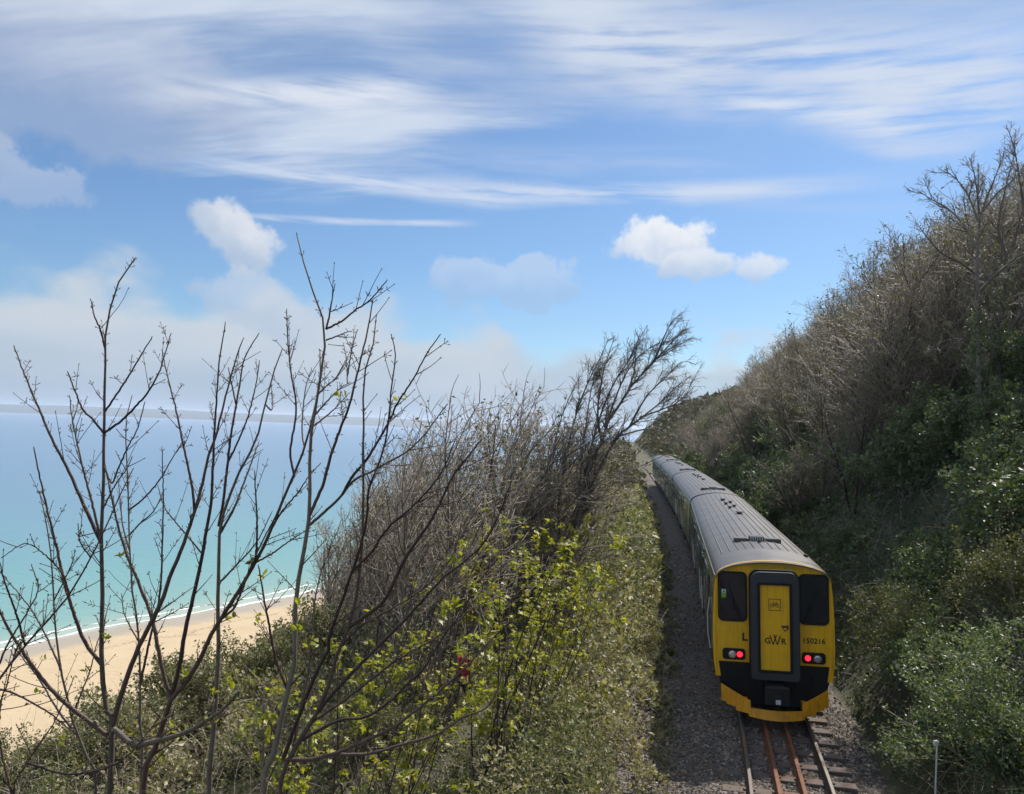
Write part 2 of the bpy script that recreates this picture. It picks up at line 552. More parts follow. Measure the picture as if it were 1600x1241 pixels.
def rrect(x0, x1, z0, z1, r, n=5, rt=None):
    """rounded rectangle outline, counter-clockwise seen from -Y"""
    rt = r if rt is None else rt
    pts = []
    for cx, cz, a, rr in ((x1 - r, z0 + r, -90, r), (x1 - rt, z1 - rt, 0, rt), (x0 + rt, z1 - rt, 90, rt), (x0 + r, z0 + r, 180, r)):
        for k in range(n + 1):
            th = R(a + 90 * k / n)
            pts.append((cx + rr * math.cos(th), cz + rr * math.sin(th)))
    return pts


# ------------------------------------------------------------------ noise
def vnoise(x, y, seed=0):
    x = np.asarray(x, float)
    y = np.asarray(y, float)
    xi, yi = np.floor(x).astype(np.int64), np.floor(y).astype(np.int64)
    fx, fy = x - xi, y - yi
    fx, fy = fx * fx * (3 - 2 * fx), fy * fy * (3 - 2 * fy)

    def h(a, b):
        n = (a * 374761393 + b * 668265263 + seed * 1442695041) & 0xFFFFFFFF
        n = ((n ^ (n >> 13)) * 1274126177) & 0xFFFFFFFF
        return ((n ^ (n >> 16)) & 0xFFFF) / 65535.0
    return (h(xi, yi) * (1 - fx) + h(xi + 1, yi) * fx) * (1 - fy) + (h(xi, yi + 1) * (1 - fx) + h(xi + 1, yi + 1) * fx) * fy


def fbm(x, y, seed=0, oct=4):
    s, a, t = 0, 0.5, 0
    for k in range(oct):
        s = s + a * vnoise(x * 2 ** k, y * 2 ** k, seed + k * 17)
        t += a
        a *= 0.5
    return s / t


# ------------------------------------------------------------------ plant growing
def resample(P, K):
    P = np.asarray(P, float)
    d = np.concatenate([[0], np.cumsum(np.linalg.norm(np.diff(P, axis=0), axis=1))])
    t = np.linspace(0, d[-1], K)
    return np.stack([np.interp(t, d, P[:, i]) for i in range(P.shape[1])], 1)


def smooth_poly(P, K):
    """Catmull-Rom through the points, then even spacing"""
    P = np.asarray(P, float)
    if len(P) < 3:
        return resample(P, K)
    Q = np.vstack([2 * P[0] - P[1], P, 2 * P[-1] - P[-2]])
    out = []
    for i in range(1, len(Q) - 2):
        t = np.linspace(0, 1, 6, endpoint=False)[:, None]
        a, b, c, d = Q[i - 1], Q[i], Q[i + 1], Q[i + 2]
        out.append(0.5 * (2 * b + (c - a) * t + (2 * a - 5 * b + 4 * c - d) * t ** 2 + (3 * b - a - 3 * c + d) * t ** 3))
    out.append(P[-1:])
    return resample(np.vstack(out), K)


def branches(polys, radii, K, smooth=True):
    P, Rr = [], []
    for p, r in zip(polys, radii):
        q = smooth_poly(p, K) if smooth else resample(p, K)
        P.append(q)
        Rr.append(np.interp(np.linspace(0, 1, K), np.linspace(0, 1, len(r)), r))
    return dict(P=np.array(P), R=np.array(Rr))


def norm(v):
    return v / np.maximum(np.linalg.norm(v, axis=-1, keepdims=True), 1e-9)


def perp(d, rg):
    """random unit vectors perpendicular to d"""
    r = rg.normal(size=d.shape)
    r -= d * np.sum(r * d, -1, keepdims=True)
    return norm(r)


def sample_on(B, n, t0, t1, rg, bylen=True):
    P = B['P']
    N, K, _ = P.shape
    L = np.linalg.norm(np.diff(P, axis=1), axis=2).sum(1)
    w = L / L.sum() if bylen else np.full(N, 1 / N)
    i = rg.choice(N, n, p=w)
    t = rg.uniform(t0, t1, n)
    s = t * (K - 1)
    k = np.minimum(s.astype(int), K - 2)
    fr = (s - k)[:, None]
    pos = P[i, k] * (1 - fr) + P[i, k + 1] * fr
    d = norm(P[i, k + 1] - P[i, k])
    r = B['R'][i, k] * (1 - fr[:, 0]) + B['R'][i, k + 1] * fr[:, 0]
    return pos, d, r, t, L[i]


def grow(pos, d, length, r0, r1, K, rg, wob=0.15, trop=None, droop=0.0):
    N = len(pos)
    P = np.zeros((N, K, 3))
    P[:, 0] = pos
    st = (length / (K - 1))[:, None]
    for k in range(1, K):
        d = d + rg.normal(size=(N, 3)) * wob
        if trop is not None:
            d = d + np.asarray(trop)
        d = norm(d)
        P[:, k] = P[:, k - 1] + d * st
    Rr = r0[:, None] + (np.broadcast_to(r1, (N,)) - r0)[:, None] * np.linspace(0, 1, K)[None]
    return dict(P=P, R=Rr)


def sprout(B, n, rg, t=(0.2, 1.0), ang=(30, 60), length=(0.3, 0.6), rr=0.6, rmin=0.003, rtip=0.002, K=5, wob=0.12, trop=None, taper=0.5):
    pos, d, r, tt, L = sample_on(B, n, t[0], t[1], rg)
    a = np.radians(rg.uniform(ang[0], ang[1], n))[:, None]
    dd = norm(d * np.cos(a) + perp(d, rg) * np.sin(a))
    ln = rg.uniform(length[0], length[1], n) * (1 - taper * tt)
    r0 = np.maximum(r * rr, rmin)
    return grow(pos, dd, ln, r0, rtip, K, rg, wob, trop)


def join(*Bs):
    K = max(b['P'].shape[1] for b in Bs)
    Ps, Rs = [], []
    for b in Bs:
        if b['P'].shape[1] != K:
            n, k, _ = b['P'].shape
            s = np.linspace(0, k - 1, K)
            i = np.minimum(s.astype(int), k - 2)
            f = (s - i)
            Ps.append(b['P'][:, i] * (1 - f)[None, :, None] + b['P'][:, i + 1] * f[None, :, None])
            Rs.append(b['R'][:, i] * (1 - f)[None] + b['R'][:, i + 1] * f[None])
        else:
            Ps.append(b['P'])
            Rs.append(b['R'])
    return dict(P=np.vstack(Ps), R=np.vstack(Rs))


def tubes(B, n):
    P, Rr = B['P'], B['R']
    N, K, _ = P.shape
    D = np.zeros_like(P)
    D[:, 1:-1] = P[:, 2:] - P[:, :-2]
    D[:, 0] = P[:, 1] - P[:, 0]
    D[:, -1] = P[:, -1] - P[:, -2]
    D = norm(D)
    ref = np.broadcast_to(norm(np.array([[0.31, 0.87, 0.12]]))[:, None], D.shape)
    e1 = norm(np.cross(D, ref))
    e2 = np.cross(D, e1)
    th = np.linspace(0, 2 * np.pi, n, endpoint=False)
    V = P[:, :, None] + Rr[:, :, None, None] * (np.cos(th)[None, None, :, None] * e1[:, :, None] + np.sin(th)[None, None, :, None] * e2[:, :, None])
    base = np.arange(N)[:, None, None] * (K * n) + np.arange(K - 1)[None, :, None] * n
    i = np.arange(n)[None, None]
    j = (np.arange(n) + 1)[None, None] % n
    F = np.stack(np.broadcast_arrays(base + i, base + j, base + n + j, base + n + i), -1).reshape(-1, 4)
    cap = (np.arange(N)[:, None] * (K * n) + (K - 1) * n + np.arange(n)[None]).astype(np.int32)
    var = np.repeat(rng.uniform(0, 1, N), (K - 1) * n)
    return V.reshape(-1, 3), [F.astype(np.int32), cap], [var, rng.uniform(0, 1, N)]


def tube_obj(name, parts, mat, parent, base, smooth=True):
    """parts: list of (branches, sides)"""
    Vs, Fs, Vr, n = [], [], [], 0
    for B, s in parts:
        V, F, va = tubes(B, s)
        Vs.append(V - np.asarray(base))
        for f, v in zip(F, va):
            Fs.append(f + n)
            Vr.append(v)
        n += len(V)
    me = mesh_np(name, np.vstack(Vs), Fs, np.concatenate(Vr), smooth)
    return link(name, me, mat, parent)


DIAMOND = (np.array([(0, 0, 0), (0.32, 0.42, 0.10), (0, 1, 0), (-0.32, 0.42, 0.10)]), [np.array([[0, 1, 2, 3]])])
OVAL = (np.array([(0, 0, 0), (0.26, 0.25, 0.08), (0.27, 0.6, 0.08), (0, 1, -0.04), (-0.27, 0.6, 0.08), (-0.26, 0.25, 0.08)]), [np.array([[0, 1, 2, 3], [0, 3, 4, 5]])])


def _palm():
    pts = [(0, 0, 0)]
    for a, r in ((-78, 0.42), (-62, 0.30), (-45, 0.72), (-24, 0.42), (0, 1.0), (24, 0.42), (45, 0.72), (62, 0.30), (78, 0.42)):
        pts.append((r * math.sin(R(a)) * 0.95, 0.12 + r * math.cos(R(a)) * 0.88, -0.10 * r + 0.05 * (abs(a) > 30)))
    return (np.array(pts), [np.array([[0, k + 1, k] for k in range(1, 9)])])


PALM = _palm()


def leaves(pos, axis, nrm, size, shape, rg):
    """pos, axis, nrm (N,3); size (N,)"""
    S, FF = shape
    a = norm(axis)
    nn = norm(nrm - a * np.sum(nrm * a, -1, keepdims=True))
    b = np.cross(a, nn)
    V = pos[:, None] + size[:, None, None] * (S[None, :, 0:1] * b[:, None] + S[None, :, 1:2] * a[:, None] + S[None, :, 2:3] * nn[:, None])
    k = len(S)
    N = len(pos)
    F = [(np.arange(N)[:, None, None] * k + f[None]).reshape(-1, f.shape[1]).astype(np.int32) for f in FF]
    per = sum(len(f) for f in FF)
    return V.reshape(-1, 3), F, per


def leaf_obj(name, pos, axis, nrm, size, shape, mat, parent, base, rg, var=None):
    V, F, per = leaves(pos, axis, nrm, size, shape, rg)
    if var is None:
        var = rg.beta(2, 2.2, len(pos))
    v = np.concatenate([np.repeat(var, len(f) // len(pos)) for f in F])
    me = mesh_np(name, V - np.asarray(base), F, v)
    return link(name, me, mat, parent)


def rand_dirs(n, rg, up=0.0):
    d = rg.normal(size=(n, 3))
    d = norm(d)
    d[:, 2] += up
    return norm(d)


# ------------------------------------------------------------------ the lie of the land
def track_x(Y):
    Y = np.asarray(Y, float)
    a = 5.46 + 0.14 * (Y - 14.45) + 2.53 * (1.0045 - np.exp(-(np.maximum(Y, 14.5) - 14.5) / 22))
    b = 5.46 + 0.255 * (Y - 14.45)
    return np.where(Y < 14.5, b, a)


def track_s(Y):
    return (track_x(Y + 0.5) - track_x(Y - 0.5))


_PU = np.array([-400, -75, -56, -30, -14, -9, -6.5, -4.5, -3.6, -2.9, -2.3, -1.9, 1.9, 2.2, 3.0, 5, 9, 13, 18, 30, 80, 300])
_PZ = np.array([-60, -31, -27.2, -13.5, -3.4, -0.9, -0.5, -0.45, -0.35, -0.44, -0.46, -0.42, -0.36, -0.36, 0.35, 2.4, 7.2, 11.2, 14.0, 17, 21, 26])


def ground_z(X, Y):
    u = np.asarray(X, float) - track_x(Y)
    wd = np.interp(Y, [15, 36], [5.5, 0.0])
    ue = np.where(u < -6, np.minimum(u + wd, -6), u)
    z = np.interp(ue, _PU, _PZ)
    amp = np.clip((np.abs(u) - 2.6) / 6, 0, 1)
    z = z + amp * (fbm(X * 0.18, np.asarray(Y) * 0.18, 3) - 0.5) * 2.0
    far = np.clip((np.asarray(Y, float) - 105) / 120, 0, 1)
    z = z + far * np.clip(1 - np.abs(u - 12) / 30, 0, 1) * 1.5
    return z


def canopy(X, Y, side):
    """height of the tangle of undergrowth above the soil"""
    u = X - track_x(Y)
    n = fbm(X * 0.7, Y * 0.7, 11, 4)
    if side < 0:
        n = np.abs(fbm(X * 0.8, Y * 0.8, 11, 4) - 0.5) * 2.4
        edge = 2.05 + 1.7 * fbm(X * 0.55 + 7, Y * 0.55, 12, 4) ** 1.1
        h = 0.22 + 1.7 * n
        h = h * np.clip((-u - edge) / 0.45, 0.0, 1)
        h = h + 0.9 * np.exp(-((u + 4.7) / 1.2) ** 2) * (0.45 + fbm(X * 0.5, Y * 0.5, 15, 3))
        h = np.where(u > -edge, 0, h)
        low = np.clip((-u - 2.2) / 0.5, 0, 1) * np.clip(fbm(X * 1.3, Y * 1.3, 29, 3) * 2.2 - 0.75, 0, 1) * 0.5
        h = np.maximum(h, low)
        path = np.exp(-((u + 7.15) / 0.55) ** 2) * np.clip((Y - 14.5) / 1.5, 0, 1) * np.clip((30 - Y) / 3, 0, 1)
        h = h * (1 - path)
    else:
        h = (0.25 + 1.7 * n) * np.clip((u - np.interp(Y, [18, 28], [2.25, 1.9])) / 0.9, 0.0, 1)
    return np.maximum(h, 0)


def ground_mat():
    m, gg, out = material('soil')
    p = gg.node('ShaderNodeBsdfPrincipled')
    ge = gg.node('ShaderNodeNewGeometry')
    n = gg.noise(ge.outputs['Position'], 0.6, 8.0, 0.65)
    n2 = gg.noise(ge.outputs['Position'], 7.0, 5.0, 0.7)
    c = gg.ramp(gg.m('ADD', gg.m('MULTIPLY', n, 0.6), gg.m('MULTIPLY', n2, 0.4)), [(0.3, (0.030, 0.030, 0.014)), (0.5, (0.065, 0.062, 0.028)), (0.68, (0.11, 0.088, 0.05))])
    gg.put(p.inputs['Base Color'], c)
    p.inputs['Roughness'].default_value = 0.9
    b = gg.node('ShaderNodeBump')
    b.inputs['Strength'].default_value = 0.8
    b.inputs['Distance'].default_value = 0.06
    gg.put(b.inputs['Height'], n2)
    m.node_tree.links.new(b.outputs[0], p.inputs['Normal'])
    m.node_tree.links.new(p.outputs[0], out.inputs[0])
    return m


def grid_mesh(name, U, V, fn, smooth=True):
    uu, vv = np.meshgrid(U, V, indexing='ij')
    P = fn(uu.ravel(), vv.ravel())
    a, b = len(U), len(V)
    i, j = np.meshgrid(np.arange(a - 1), np.arange(b - 1), indexing='ij')
    k = (i * b + j).ravel()
    F = np.stack([k, k + b, k + b + 1, k + 1], 1)
    return mesh_np(name, P, [F], None, smooth)


gu = np.concatenate([np.linspace(-130, -30, 26), np.linspace(-28, -10, 31), np.linspace(-9.6, -2.2, 38), np.linspace(-2.0, 2.0, 9), np.linspace(2.2, 14, 48), np.linspace(14.6, 34, 26), np.linspace(38, 220, 24)])
gy = np.concatenate([np.linspace(-30, 2, 12), np.linspace(3, 40, 90), np.linspace(41, 110, 70), np.linspace(113, 420, 70)])
tme = grid_mesh('hillside', gu, gy, lambda u, y: np.stack([u + track_x(y), y, ground_z(u + track_x(y), y)], 1))
MAT['soil'] = ground_mat()
tag(link('hillside', tme, 'soil'), kind='structure')

# ------------------------------------------------------------------ beach and sea
SEA_Z = -27.0
SHORE0 = np.array([-68.9, 106.7])
SDIR = np.array([0.6, 0.8])
SNRM = np.array([-0.8, 0.6])      # points out to sea


def shore_off(t):
    return 3.5 * np.sin(t / 46.0) + 1.2 * np.sin(t / 13.0 + 1.0) + (fbm(t * 0.12, t * 0 + 2.0, 5) - 0.5) * 2.2


def beach_fn(s, t):
    """s = metres inland from the water's edge, t = metres along it"""
    o = shore_off(t)
    xy = SHORE0[None] + SDIR[None] * t[:, None] - SNRM[None] * (s - o)[:, None]
    z = SEA_Z + 0.045 * s + 0.10 * (fbm(xy[:, 0] * 0.25, xy[:, 1] * 0.25, 9) - 0.5) * np.clip(s / 6, 0, 1)
    z += 0.22 * np.clip((s - 9.5) / 1.2, 0, 1) * (fbm(t * 0.05, t * 0 + 1, 4))
    return np.stack([xy[:, 0], xy[:, 1], z], 1)


bme = grid_mesh('beach', np.concatenate([np.linspace(-25, 0, 20), np.linspace(0.4, 30, 90), np.linspace(31, 90, 40)]), np.linspace(-160, 260, 240), beach_fn)


def sand_mat():
    m, gg, out = material('sand')
    p = gg.node('ShaderNodeBsdfPrincipled')
    ge = gg.node('ShaderNodeNewGeometry')
    s = gg.node('ShaderNodeSeparateXYZ')
    gg.put(s.inputs[0], ge.outputs['Position'])
    n = gg.noise(ge.outputs['Position'], 0.22, 7.0, 0.65)
    n2 = gg.noise(ge.outputs['Position'], 2.2, 6.0, 0.7)
    dry = gg.mix(n, (0.42, 0.315, 0.185), (0.56, 0.435, 0.275))
    dry = gg.mix(gg.m('MULTIPLY', gg.ss(n2, 0.52, 0.72), 0.6), dry, (0.30, 0.20, 0.11))
    wet = (0.36, 0.30, 0.215)
    h = gg.m('ADD', gg.m('SUBTRACT', s.outputs[2], SEA_Z), gg.m('MULTIPLY', gg.m('SUBTRACT', n, 0.5), 0.35))
    f = gg.ss(h, 0.16, 0.42)
    weed = gg.m('MULTIPLY', gg.ss(gg.m('ABSOLUTE', gg.m('SUBTRACT', h, 0.62)), 0.0, 0.05, 1.0, 0.0), gg.ss(n2, 0.42, 0.6))
    dry = gg.mix(gg.m('MULTIPLY', weed, 0.75), dry, (0.16, 0.10, 0.06))
    gg.put(p.inputs['Base Color'], gg.mix(f, wet, dry))
    gg.put(p.inputs['Roughness'], gg.ss(f, 0.0, 1.0, 0.38, 0.9))
    b = gg.node('ShaderNodeBump')
    b.inputs['Strength'].default_value = 0.35
    b.inputs['Distance'].default_value = 0.15
    gg.put(b.inputs['Height'], n2)
    m.node_tree.links.new(b.outputs[0], p.inputs['Normal'])
    m.node_tree.links.new(p.outputs[0], out.inputs[0])
    return m


MAT['sand'] = sand_mat()
tag(link('beach', bme, 'sand'), kind='structure')


def water_mat():
    m, gg, out = material('sea_water')
    p = gg.node('ShaderNodeBsdfPrincipled')
    ge = gg.node('ShaderNodeNewGeometry')
    s = gg.node('ShaderNodeSeparateXYZ')
    gg.put(s.inputs[0], ge.outputs['Position'])
    d = gg.m('ADD', gg.m('MULTIPLY', gg.m('SUBTRACT', s.outputs[0], float(SHORE0[0])), float(SNRM[0])), gg.m('MULTIPLY', gg.m('SUBTRACT', s.outputs[1], float(SHORE0[1])), float(SNRM[1])))
    nb = gg.noise(ge.outputs['Position'], 0.012, 4.0, 0.55)
    nb2 = gg.noise(ge.outputs['Position'], 0.05, 3.0, 0.55)
    d = gg.m('MULTIPLY', d, gg.m('ADD', 0.55, gg.m('ADD', gg.m('MULTIPLY', nb, 0.6), gg.m('MULTIPLY', nb2, 0.3))))
    f = gg.m('LOGARITHM', gg.m('ADD', gg.m('MAXIMUM', d, 0.0), 1.0), 10.0)
    f = gg.m('DIVIDE', f, 4.0)
    c = gg.ramp(f, [(0.0, (0.46, 0.42, 0.31)), (0.16, (0.34, 0.40, 0.32)), (0.28, (0.19, 0.33, 0.295)), (0.42, (0.14, 0.295, 0.295)), (0.52, (0.13, 0.255, 0.305)), (0.62, (0.125, 0.22, 0.31)), (0.75, (0.14, 0.225, 0.32)), (1.0, (0.16, 0.22, 0.30))])
    gg.put(p.inputs['Base Color'], c)
    p.inputs['Roughness'].default_value = 0.30
    p.inputs['Specular IOR Level'].default_value = 0.35
    p.inputs['IOR'].default_value = 1.33
    b = gg.node('ShaderNodeBump')
    b.inputs['Strength'].default_value = 0.35
    b.inputs['Distance'].default_value = 0.4
    gg.put(b.inputs['Height'], gg.noise(ge.outputs['Position'], 0.35, 6.0, 0.6))
    m.node_tree.links.new(b.outputs[0], p.inputs['Normal'])
    m.node_tree.links.new(p.outputs[0], out.inputs[0])
    return m


MAT['water'] = water_mat()
SEA_R = 12000
sme = mesh_np('sea', [(-SEA_R, -SEA_R, SEA_Z), (SEA_R, -SEA_R, SEA_Z), (SEA_R, SEA_R, SEA_Z), (-SEA_R, SEA_R, SEA_Z)], [np.array([[0, 1, 2, 3]])])
tag(link('sea', sme, 'water'), kind='structure')

# the breaking edge: two lines of foam with ragged width
MAT['foam'] = pbr('sea_foam', (0.80, 0.82, 0.82), 0.8, 0, 0.3, 0.05, 0.5)


def foam_line(t, off, wmin, wmax, seed):
    w = wmin + (wmax - wmin) * np.clip(fbm(t * 0.22, t * 0 + seed, seed, 5) * 2.2 - 0.6, 0, 1)
    c = off + (fbm(t * 0.07, t * 0 + 5, seed + 3) - 0.5) * 2.5
    Vs = []
    for k in (-1, 1):
        s = c + k * w / 2
        xy = SHORE0[None] + SDIR[None] * t[:, None] - SNRM[None] * (s - shore_off(t))[:, None]
        Vs.append(np.stack([xy[:, 0], xy[:, 1], np.maximum(SEA_Z, SEA_Z + 0.045 * s) + 0.05], 1))
    n = len(t)
    mid = (Vs[0] + Vs[1]) / 2
    mid[:, 2] += 0.12 + 0.1 * w / wmax
    V = np.vstack([Vs[0], mid, Vs[1]])
    i = np.arange(n - 1)
    return V, np.vstack([np.stack([i, i + 1, n + i + 1, n + i], 1), np.stack([n + i, n + i + 1, 2 * n + i + 1, 2 * n + i], 1)])


mb = MB()
tt = np.linspace(-150, 250, 1500)
for off, a, b, sd in ((-0.3, 0.10, 1.1, 21), (-4.0, 0.0, 0.45, 33)):
    V, F = foam_line(tt, off, a, b, sd)
    mb.add(V, [F.astype(np.int32)])
tag(mb.build('foam', 'foam', smooth=True), 'white foam where small waves break along the sandy beach', 'foam', kind='stuff')

# far shore of the bay
fx = np.linspace(-9000, 3500, 240)
fdep = np.linspace(0, 1, 7)


def far_fn(x, k):
    y0 = 6300 + 0.10 * x + 260 * (fbm(x * 0.0012, x * 0, 61) - 0.5)
    h = 70 + 12 * (fbm(x * 0.0009 + 4, x * 0, 62, 5) - 0.5) * 2 + 3 * fbm(x * 0.01, x * 0, 64)
    h = h * np.interp(x, [-9000, -3000, 1500, 3500], [1.05, 1.0, 0.8, 0.55])
    return np.stack([x, y0 + k * 1500, SEA_Z + h * np.sin(np.clip(k * 1.4, 0, 1) * np.pi / 2)], 1)


fme = grid_mesh('far_hills', fx, fdep, far_fn)
MAT['far_land'] = pbr('far_land', (0.085, 0.085, 0.055), 0.95, 0, 0.1, 0.35, 0.004)
tag(link('far_hills', fme, 'far_land'), kind='structure')
# ================================================================== RAILWAY
def ballast_mat(name, a, b, c):
    m, gg, out = material(name)
    p = gg.node('ShaderNodeBsdfPrincipled')
    ge = gg.node('ShaderNodeNewGeometry')
    v = gg.node('ShaderNodeTexVoronoi')
    gg.put(v.inputs['Vector'], ge.outputs['Position'])
    v.inputs['Scale'].default_value = 17
    n = gg.noise(ge.outputs['Position'], 0.8, 6.0, 0.6)
    cc = gg.ramp(v.outputs['Color'], [(0.1, a), (0.5, b), (0.9, c)])
    cc = gg.mix(gg.m('MULTIPLY', gg.ss(n, 0.45, 0.7), 0.5), cc, (0.13, 0.075, 0.04))
    gg.put(p.inputs['Base Color'], cc)
    p.inputs['Roughness'].default_value = 0.9
    bp = gg.node('ShaderNodeBump')
    bp.inputs['Strength'].default_value = 1.0
    bp.inputs['Distance'].default_value = 0.05
    gg.put(bp.inputs['Height'], v.outputs['Distance'])
    m.node_tree.links.new(bp.outputs[0], p.inputs['Normal'])
    m.node_tree.links.new(p.outputs[0], out.inputs[0])
    return m


MAT['ballast'] = ballast_mat('ballast', (0.06, 0.05, 0.042), (0.12, 0.10, 0.085), (0.20, 0.172, 0.145))
by = np.concatenate([np.linspace(-6, 40, 120), np.linspace(41, 160, 80)])
bu = np.array([-3.5, -3.0, -2.6, -2.1, -1.8, -1.5, -1.2, -0.8, -0.4, 0, 0.4, 0.8, 1.2, 1.5, 1.8, 2.1, 2.35])
bz = np.array([-0.30, -0.36, -0.38, -0.37, -0.34, -0.25, -0.21, -0.20, -0.20, -0.20, -0.20, -0.20, -0.21, -0.25, -0.32, -0.38, -0.46])
bme = grid_mesh('ballast_bed', bu, by, lambda u, y: np.stack([u + track_x(y), y, np.interp(u, bu, bz) + 0.03 * (fbm(u * 3, y * 3, 71) - 0.5)], 1))
trackbed = tag(link('track_bed', bme, 'ballast'), kind='structure')

# loose stones on the visible stretch: one mass nobody could count
ns = 20000
sy = 11.5 + 36 * rng.power(0.55, ns) ** 1.0
sy = np.where(rng.random(ns) < 0.7, rng.uniform(11.5, 20, ns), sy)
su = rng.uniform(-3.1, 2.3, ns)
ICO = np.array([(0, 0, 1), (0.9, 0, 0.1), (0.25, 0.85, 0), (-0.75, 0.5, 0.05), (-0.7, -0.55, 0), (0.3, -0.9, 0.1), (0, 0, -0.8)])
ICF = np.array([[0, 1, 2], [0, 2, 3], [0, 3, 4], [0, 4, 5], [0, 5, 1], [6, 2, 1], [6, 3, 2], [6, 4, 3], [6, 5, 4], [6, 1, 5]])
sz = rng.uniform(0.020, 0.045, ns) * np.clip(sy / 15, 0.9, 2)
jit = ICO[None] * (1 + rng.normal(size=(ns, 7, 1)) * 0.22) * np.stack([np.ones(ns), rng.uniform(0.6, 1.1, ns), rng.uniform(0.45, 0.8, ns)], 1)[:, None]
th = rng.uniform(0, 6.28, ns)
c_, s_ = np.cos(th)[:, None], np.sin(th)[:, None]
jit = np.stack([jit[..., 0] * c_ - jit[..., 1] * s_, jit[..., 0] * s_ + jit[..., 1] * c_, jit[..., 2]], -1)
sp = np.stack([su + track_x(sy), sy, np.interp(su, bu, bz) + 0.008], 1)
SV = (sp[:, None] + jit * sz[:, None, None]).reshape(-1, 3)
SF = (np.arange(ns)[:, None, None] * 7 + ICF[None]).reshape(-1, 3)
MAT['stone'] = leafmat('ballast_stone', [(0, (0.055, 0.045, 0.037)), (0.4, (0.125, 0.105, 0.088)), (0.72, (0.22, 0.185, 0.15)), (0.86, (0.36, 0.32, 0.27)), (0.93, (0.17, 0.10, 0.055)), (1, (0.24, 0.11, 0.055))], 0.85, 0.0)
tag(link('gravel', mesh_np('gravel', SV, [SF], np.repeat(rng.random(ns), 10)), 'stone'), 'loose grey and rusty ballast stones lying between and beside the rails', 'gravel', kind='stuff')

RAIL = [(-0.07, -0.16), (0.07, -0.16), (0.07, -0.145), (0.012, -0.125), (0.012, -0.045), (0.036, -0.030), (0.036, -0.006), (0.028, 0.0), (-0.028, 0.0), (-0.036, -0.006), (-0.036, -0.030), (-0.012, -0.045), (-0.012, -0.125), (-0.07, -0.145)]


def rail_mesh(name, off, ys, prof, dz=0.0):
    n, k = len(ys), len(prof)
    V = []
    for y in ys:
        x = float(track_x(y)) + off
        for (a, b) in prof:
            V.append((x + a, y, b + dz))
    i, j = np.meshgrid(np.arange(n - 1), np.arange(k), indexing='ij')
    a = (i * k + j).ravel()
    b = (i * k + (j + 1) % k).ravel()
    return mesh_np(name, V, [np.stack([a, b, b + k, a + k], 1), np.array([list(range(k)), list(range(n * k - 1, n * k - k - 1, -1))])])


def rail_mat(name, side, top, rough, metal):
    m, gg, out = material(name)
    p = gg.node('ShaderNodeBsdfPrincipled')
    ge = gg.node('ShaderNodeNewGeometry')
    s = gg.node('ShaderNodeSeparateXYZ')
    gg.put(s.inputs[0], ge.outputs['Position'])
    n = gg.noise(ge.outputs['Position'], 9.0, 5.0, 0.6)
    w = gg.ss(s.outputs[2], -0.034, -0.026)
    sd = gg.mix(n, tuple(v * 0.6 for v in side), tuple(v * 1.4 for v in side))
    gg.put(p.inputs['Base Color'], gg.mix(w, sd, gg.mix(n, tuple(v * 0.8 for v in top), top)))
    gg.put(p.inputs['Roughness'], gg.ss(w, 0, 1, 0.85, rough))
    gg.put(p.inputs['Metallic'], gg.m('MULTIPLY', w, metal))
    m.node_tree.links.new(p.outputs[0], out.inputs[0])
    return m


MAT['running'] = rail_mat('running_rail', (0.075, 0.045, 0.03), (0.30, 0.27, 0.24), 0.35, 0.7)
track = thing('railway_track', 'single railway track with two steel running rails and two rusty inner guard rails', 'railway track', (0, 0, 0))
rys = np.concatenate([np.linspace(-6, 40, 60), np.linspace(42, 150, 60)])
for off in (-0.765, 0.765):
    link('running_rail', rail_mesh('running_rail', off, rys, RAIL, off * 0.03), 'running', track)
gys = np.linspace(-6, 30, 50)
for off in (-0.235, 0.235):
    link('guard_rail', rail_mesh('guard_rail', off, gys, [(a * 1.1, b * 1.0) for a, b in RAIL], -0.012 + off * 0.03), 'rust', track)
sl_me = None
for k in range(34):
    y = 8.0 + 0.68 * k
    a = math.atan(float(track_s(y)))
    if sl_me is None:
        mb = MB()
        mb.bevbox(-1.27, 1.27, -0.125, 0.125, -0.29, -0.158, 0.012)
        for o in (-0.765, -0.235, 0.235, 0.765):
            for q in (-1, 1):
                mb.box(o + q * 0.085 - 0.022, o + q * 0.085 + 0.022, -0.05, 0.05, -0.159, -0.128)
        o = mb.build('sleeper', 'sleeper', track)
        sl_me = o.data
    else:
        o = bpy.data.objects.new('sleeper', sl_me)
        col.objects.link(o)
        o.parent = track
    o.location = (float(track_x(y)), y, 0.004 * (k % 3) - 0.004)
    o.rotation_euler = (rng.normal() * 0.006, rng.normal() * 0.004 - 0.03, -a + rng.normal() * 0.01)

# ------------------------------------------------------------------ train
CAR = 19.75
CANT = R(2.0)
HALF = [(1.30, 0.98), (1.345, 1.15), (1.365, 1.7), (1.36, 2.3), (1.335, 2.9), (1.295, 3.28)]
ROOF = [(1.295, 3.28), (1.265, 3.375), (1.20, 3.452), (1.09, 3.522), (0.90, 3.598), (0.68, 3.655), (0.45, 3.695), (0.22, 3.722), (0.0, 3.73)]


def side_at(z):
    return float(np.interp(z, [p[1] for p in HALF], [p[0] for p in HALF]))


def roof_at(x):
    xs = [p[0] for p in ROOF][::-1]
    zs = [p[1] for p in ROOF][::-1]
    return float(np.interp(abs(x), xs, zs))


